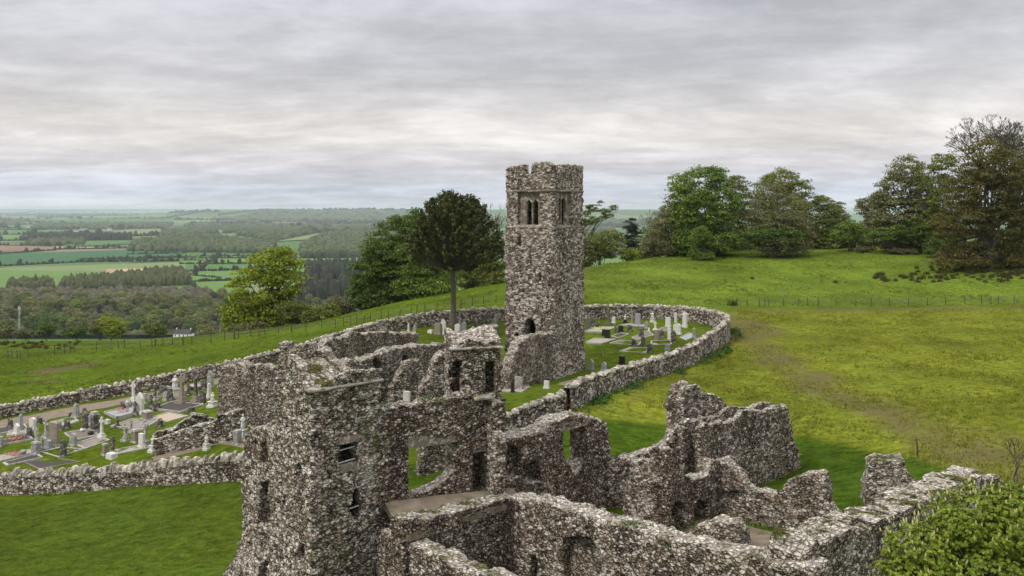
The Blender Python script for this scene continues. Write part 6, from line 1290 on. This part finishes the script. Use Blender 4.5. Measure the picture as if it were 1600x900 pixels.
# ------------------------------------------------------------------ far buildings and mast
ROOF = plain_mat('dark_slate_roof', (0.035, 0.033, 0.040), (0.07, 0.065, 0.075), 1.5); WHITEW = plain_mat('whitewashed_wall', (0.68, 0.67, 0.65), (0.80, 0.79, 0.77), 0.8); GLASS = plain_mat('dark_window_pane', (0.02, 0.022, 0.025), (0.04, 0.042, 0.045), 3, 0.2); ROOFT = plain_mat('grey_farm_roof', (0.16, 0.16, 0.165), (0.26, 0.26, 0.27), 1)
def house(label, px, py, wpx, hpx, Y, roofm, group, wins=3, rz=0.0, dz=0.0):
    x = (px - CX) / F * Y; z = g1(x, Y) if Y < 3000 else g1(x, Y); k = Y / F; w = wpx * k / 2; h = hpx * k * 0.5; d = w * 0.55
    r = thing('farmhouse', label, 'house', (x, Y, z + dz), rz, group)
    MB().box(-w, w, -d, d, -1, h).prism([(-w, h), (w, h), (w, h + 0.01), (-w, h + 0.01)], -d, d).build('wall', WHITEW, r)
    rt = h * 1.15; v = [(-w - .3, -d - .4, h + .02), (w + .3, -d - .4, h + .02), (w + .3, d + .4, h + .02), (-w - .3, d + .4, h + .02), (-w - .1, 0, h + rt), (w + .1, 0, h + rt)]
    ro = MB().add(v, [(0, 1, 5, 4), (2, 3, 4, 5), (1, 2, 5), (3, 0, 4), (3, 2, 1, 0)]).build('roof', roofm, r)
    for s in (-0.85, 0.85): MB().box(w * s - 0.4, w * s + 0.4, -0.4, 0.4, h + rt * 0.7, h + rt + 0.9).build('chimney', WHITEW, ro)
    for i in range(wins): cx = -w + 2 * w * (i + 0.5) / wins; MB().box(cx - w * 0.07, cx + w * 0.07, -d - 0.03, -d + 0.05, h * 0.35, h * 0.8).build('window', GLASS, r)
    return r
house('long white cottage with a dark slate roof among the trees below the hill', 287, 521, 27, 12, 760, ROOF, None, 4, -0.12, g1((287 - 800) / F * 760, 760) * 0 + (P(0, 527, 760).z - g1((287 - 800) / F * 760, 760)))
HG = 'white farmhouses scattered over the far plain'
for px, py, w, lab in ((119, 363.5, 9, 'white farm building left of the pair on the middle plain'), (131, 362, 12, 'white gabled farmhouse above the ploughed field'), (160, 361, 8, 'white house left in a row beyond the green pasture'), (171, 361, 7, 'white house right in a row beyond the green pasture'), (66, 354.5, 14, 'long pale farm shed near the bright field at the left'), (47, 356, 8, 'pale farmhouse at the end of the long farm shed'),
                       (50, 334.5, 9, 'white farmstead close under the horizon at the left'), (126, 356, 6, 'little white house above the white gabled farmhouse'), (308, 346.5, 7, 'white house on the plain above the fields, left of the yellow green tree'), (444, 344, 7, 'white tower house on the plain above the yellow green tree'), (585, 338.8, 5, 'white house on the far ridge left of the dark trees'), (579, 354, 5, 'pale house beside the dark trees on the plain'), (490, 350, 8, 'white houses of a village behind the yellow green tree'), (205, 337, 6, 'pale house on the far plain below the horizon trees')):
    house(lab, px, py, w, 4.5, PH * F / (py - HY), ROOFT if px % 2 else ROOF, HG, 3, 0.1)
p = (30 - CX) / F * 840, 840.0; r = thing('radio_mast', 'slim grey radio mast with white panels rising from the valley wood', 'mast', (p[0], p[1], g1(*p)))
mh = P(30, 478, 840).z - g1(*p); mb = MB()
for s in (0, 2.1, 4.2): mb.tube([(0.9 * math.cos(s), 0.9 * math.sin(s), -1), (0.35 * math.cos(s), 0.35 * math.sin(s), mh)], [0.20, 0.13], 5)
for i in range(14):
    z = mh * i / 14; w = 0.9 - 0.5 * i / 14
    for s in (0, 2.1, 4.2): mb.tube([(w * math.cos(s), w * math.sin(s), z), (w * math.cos(s + 2.1), w * math.sin(s + 2.1), z + mh / 14)], [0.06, 0.06], 4)
mb.build('lattice', IRON, r)
for s, z in ((0.3, 0.86), (2.4, 0.84), (4.3, 0.88), (1.2, 0.7)): MB().box(0.6 * math.cos(s) - 0.35, 0.6 * math.cos(s) + 0.35, 0.6 * math.sin(s) - 0.2, 0.6 * math.sin(s) + 0.2, mh * z, mh * z + 3.0).build('antenna_panel', MARB, r)

# ------------------------------------------------------------------ ground cover
rng = np.random.default_rng(5)
def scatter(name, XY, h, w, mat, per=3, spread=0.06, zoff=-0.02):
    n = len(XY); zb = gz(XY[:, 0], XY[:, 1]) + 0.05 * vn(XY[:, 0], XY[:, 1], 0, 1.3, 5) + 0.10 * vn(XY[:, 0], XY[:, 1], 0, 6, 6) + zoff; V = []
    for _ in range(per):
        a = rng.uniform(0, 6.28, n); o = rng.normal(size=(n, 2)) * spread; hh = h * rng.uniform(0.5, 1.4, n); ww = w * rng.uniform(0.7, 1.3, n); tl = rng.normal(size=(n, 2)) * hh[:, None] * 0.45
        bx, by = XY[:, 0] + o[:, 0], XY[:, 1] + o[:, 1]
        V.append(np.stack([np.stack([bx - np.cos(a) * ww, by - np.sin(a) * ww, zb], -1), np.stack([bx + np.cos(a) * ww, by + np.sin(a) * ww, zb], -1), np.stack([bx + tl[:, 0], by + tl[:, 1], zb + hh], -1)], 1))
    V = np.concatenate(V).reshape(-1, 3); return tag(part(name, mesh_np(name, V, np.arange(len(V)).reshape(-1, 3), mat)), kind='stuff')
GR_R = leaf_mat('rough_grass', [(0.085, 0.105, 0.008), (0.15, 0.170, 0.014), (0.22, 0.23, 0.03), (0.31, 0.29, 0.075)], 0.25)
GR_L = leaf_mat('pasture_grass', [(0.060, 0.095, 0.008), (0.095, 0.140, 0.013), (0.14, 0.18, 0.024), (0.19, 0.21, 0.05)], 0.25)
def inpoly(n, poly, dens=None):
    xs = [p[0] for p in poly]; ys = [p[1] for p in poly]; X = rng.uniform(min(xs), max(xs), n); Y = rng.uniform(min(ys), max(ys), n); k = poly_sd(X, Y, poly) < -0.2
    if dens is not None: k &= rng.random(n) < dens(X, Y)
    return np.stack([X[k], Y[k]], 1)
RF = hits([(1150, 484), (1700, 477), (1900, 640), (1640, 760), (1500, 745), (1245, 684), (1060, 668), (890, 650), (1000, 604), (1140, 532)])
scatter('rough_grass', inpoly(70000, RF, lambda x, y: np.clip(0.45 + 0.9 * vn(x, y, 0, 2.6, 61) + 0.4 * vn(x, y, 0, 9, 62), 0, 1)), 0.15, 0.045, GR_R)
LFp = [(-75, 84), (-48, 84.5), (-30, 92), (-12, 99), (-2, 103), (-2, 140), (-30, 136), (-80, 146)]
scatter('pasture_grass', inpoly(34000, LFp, lambda x, y: np.clip(0.35 + 0.9 * vn(x, y, 0, 3.2, 63), 0, 1)), 0.11, 0.05, GR_L)
scatter('hill_grass', inpoly(40000, [(9, 108), (9, 165), (25, 190), (90, 195), (105, 128), (60, 127), (30, 124)], lambda x, y: np.clip(0.35 + 0.9 * vn(x, y, 0, 4, 64), 0, 1)), 0.12, 0.07, GR_L)
def tussocks(name, n, poly, h, mat, sc):
    q = inpoly(n, poly, lambda x, y: np.clip(vn(x, y, 0, sc, 88) * 1.4 - 0.25, 0, 1)); q = np.repeat(q, 12, 0); scatter(name, q + rng.normal(size=q.shape) * 0.16, h, 0.03, mat, 1)
tussocks('field_tussocks', 9000, LFp, 0.26, GR_L, 5); tussocks('rough_tussocks', 14000, RF, 0.28, GR_R, 4); tussocks('hill_tussocks', 9000, [(9, 108), (9, 165), (25, 190), (90, 195), (105, 128), (60, 127), (30, 124)], 0.32, GR_L, 7)
# nettles along the outside of the curved wall
nb = [P(a, b, c) for a, b, c, _ in WALL_RING[6:]]; NV = []
for p, q in zip(nb[:-1], nb[1:]):
    d = (q - p); L = math.hypot(d.x, d.y); o = Vector((-d.y, d.x)).normalized(); o = o if o.dot(Vector((1, -1))) > 0 else -o
    for i in range(int(L * 3.2)):
        f = rng.random(); w_ = float(vn(p.x + d.x * f, p.y + d.y * f, 0, 2.5, 70)); 
        if w_ < -0.15: continue
        s = rng.uniform(0.45, 1.5); NV.append((p.x + d.x * f + o.x * s, p.y + d.y * f + o.y * s))
LC, LN = [], []
for x, y in NV:
    k = 26; d = rng.normal(size=(k, 3)); d /= np.linalg.norm(d, axis=1, keepdims=True); d[:, 2] = np.abs(d[:, 2]); LC.append(np.array([x, y, g1(x, y)]) + d * np.array([0.42, 0.42, 0.6]) * rng.uniform(0.5, 1, k)[:, None]); LN.append(d + np.array([0, 0, 0.4]))
V, Fq = cards(np.concatenate(LC), np.concatenate(LN), 0.2, rng); stuff_obj('nettles', V, Fq, L_NET)
fr_ = []
for W_ in (WALL_FAR, WALL_RING, WALL_GATE, WALL_NEAR):
    q = [P(a, b_, c) for a, b_, c, _ in W_]
    for p, e in zip(q[:-1], q[1:]):
        d = e - p; L = math.hypot(d.x, d.y); n = int(L * 26); f = rng.random(n); sd_ = rng.choice([-1, 1], n) * rng.uniform(0.30, 0.75, n); fr_.append(np.stack([p.x + d.x * f - d.y / L * sd_, p.y + d.y * f + d.x / L * sd_], 1))
fr_ = np.concatenate(fr_); scatter('long_grass_at_the_walls', fr_[np.clip(0.3 + vn(fr_[:, 0], fr_[:, 1], 0, 1.6, 71), 0, 1) > rng.random(len(fr_))], 0.30, 0.035, GR_L)
RW = []
for a, e in ((M2L, M2R), (M3c, M3c + B_ * 4.8), (M4a, M4a + A_ * 7.4), (WE, WE + B_ * 18.8), (W1L, W1R), (np.array((18.0, 46.4)), np.array((21.2, 45.6)))):
    n = int(np.hypot(*(e - a)) * 22); f = rng.random((n, 1)); RW.append(a + (e - a) * f + rng.normal(size=(n, 2)) * 0.22)
RW.append(np.array((-8.36, 37.0)) + np.array((-0.682, 0.731)) * rng.uniform(0, 7.6, (240, 1)) + np.array((-0.731, -0.682)) * rng.uniform(0.3, 0.9, (240, 1)))
scatter('long_grass_at_the_ruins', np.concatenate(RW), 0.28, 0.03, GR_L)
# mown turf: short blades
scatter('lawn_grass', inpoly(26000, [(-40, 44), (-14.5, 40), (-15.5, 54), (-36, 58)]), 0.05, 0.03, GR_L, 2); scatter('graveyard_grass', inpoly(30000, yard, lambda x, y: 0.8 + 0 * x), 0.05, 0.035, GR_L, 2)
# dark rushes on the upper hillside and in the far left corner of the field
RS = []
for x0, x1, y0, y1, n in ((1365, 1600, 428, 442, 60), (1425, 1600, 418, 428, 26), (1480, 1600, 404, 416, 40), (1500, 1600, 424, 434, 24)):
    for _ in range(n): h = hit(rng.uniform(x0, x1), rng.uniform(y0, y1)); RS.append((h.x, h.y, 0.55))
for _ in range(46): h = hit(rng.uniform(-20, 125), rng.uniform(535, 546)); RS.append((h.x, h.y, 0.4))
for px, py in ((1145, 478), (1148, 478), (1370, 430), (1305, 442), (1175, 436)): h = hit(px, py); RS.append((h.x, h.y, 0.9 if px < 1160 else 0.5))
V_ = []
for x, y, s in RS:
    n = 44; z = g1(x, y); a = rng.uniform(0, 6.28, n); rr = s * rng.uniform(0, 0.9, n); bx, by = x + rr * np.cos(a), y + rr * np.sin(a); hh = s * rng.uniform(0.5, 1.2, n); w_ = 0.05
    tl = rng.normal(size=(n, 2)) * 0.2 * s
    V_.append(np.stack([np.stack([bx - w_, by, np.full(n, z - 0.05)], -1), np.stack([bx + w_, by + 0.03, np.full(n, z - 0.05)], -1), np.stack([bx + tl[:, 0], by + tl[:, 1], z + hh], -1)], 1))
V = np.concatenate(V_).reshape(-1, 3); stuff_obj('rushes', V, np.arange(len(V)).reshape(-1, 3), L_RSH)

# weeds and grass rooted on the wall tops
wv = []
for o in [o for o in bpy.data.objects if o.type == 'MESH' and o.name.split('.')[0] in ('ruined_wall', 'church_wall', 'low_wall')]:
    me = o.data; n = len(me.polygons); c = np.zeros(n * 3, np.float32); me.polygons.foreach_get('center', c); c = c.reshape(-1, 3); nn = np.zeros(n * 3, np.float32); me.polygons.foreach_get('normal', nn); nn = nn.reshape(-1, 3)
    w = c + np.array(o.location); k = (nn[:, 2] > 0.75) & (vn(w[:, 0], w[:, 1], w[:, 2], 0.8, 91) > 0.42) & (w[:, 2] > gz(w[:, 0], w[:, 1]) + 0.8) & (rng.random(n) < 0.28); wv.append(w[k])
w = np.concatenate(wv); n = len(w); V = []
for _ in range(6):
    a = rng.uniform(0, 6.28, n); hh = rng.uniform(0.04, 0.13, n); b0 = w + np.stack([rng.normal(size=n) * 0.05, rng.normal(size=n) * 0.05, np.full(n, -0.02)], 1); tl = np.stack([rng.normal(size=n) * 0.06, rng.normal(size=n) * 0.06, hh], 1); e = np.stack([np.cos(a) * 0.02, np.sin(a) * 0.02, a * 0], 1)
    V.append(np.stack([b0 - e, b0 + e, b0 + tl], 1))
V = np.concatenate(V).reshape(-1, 3); stuff_obj('wall_top_weeds', V, np.arange(len(V)).reshape(-1, 3), L_NET)
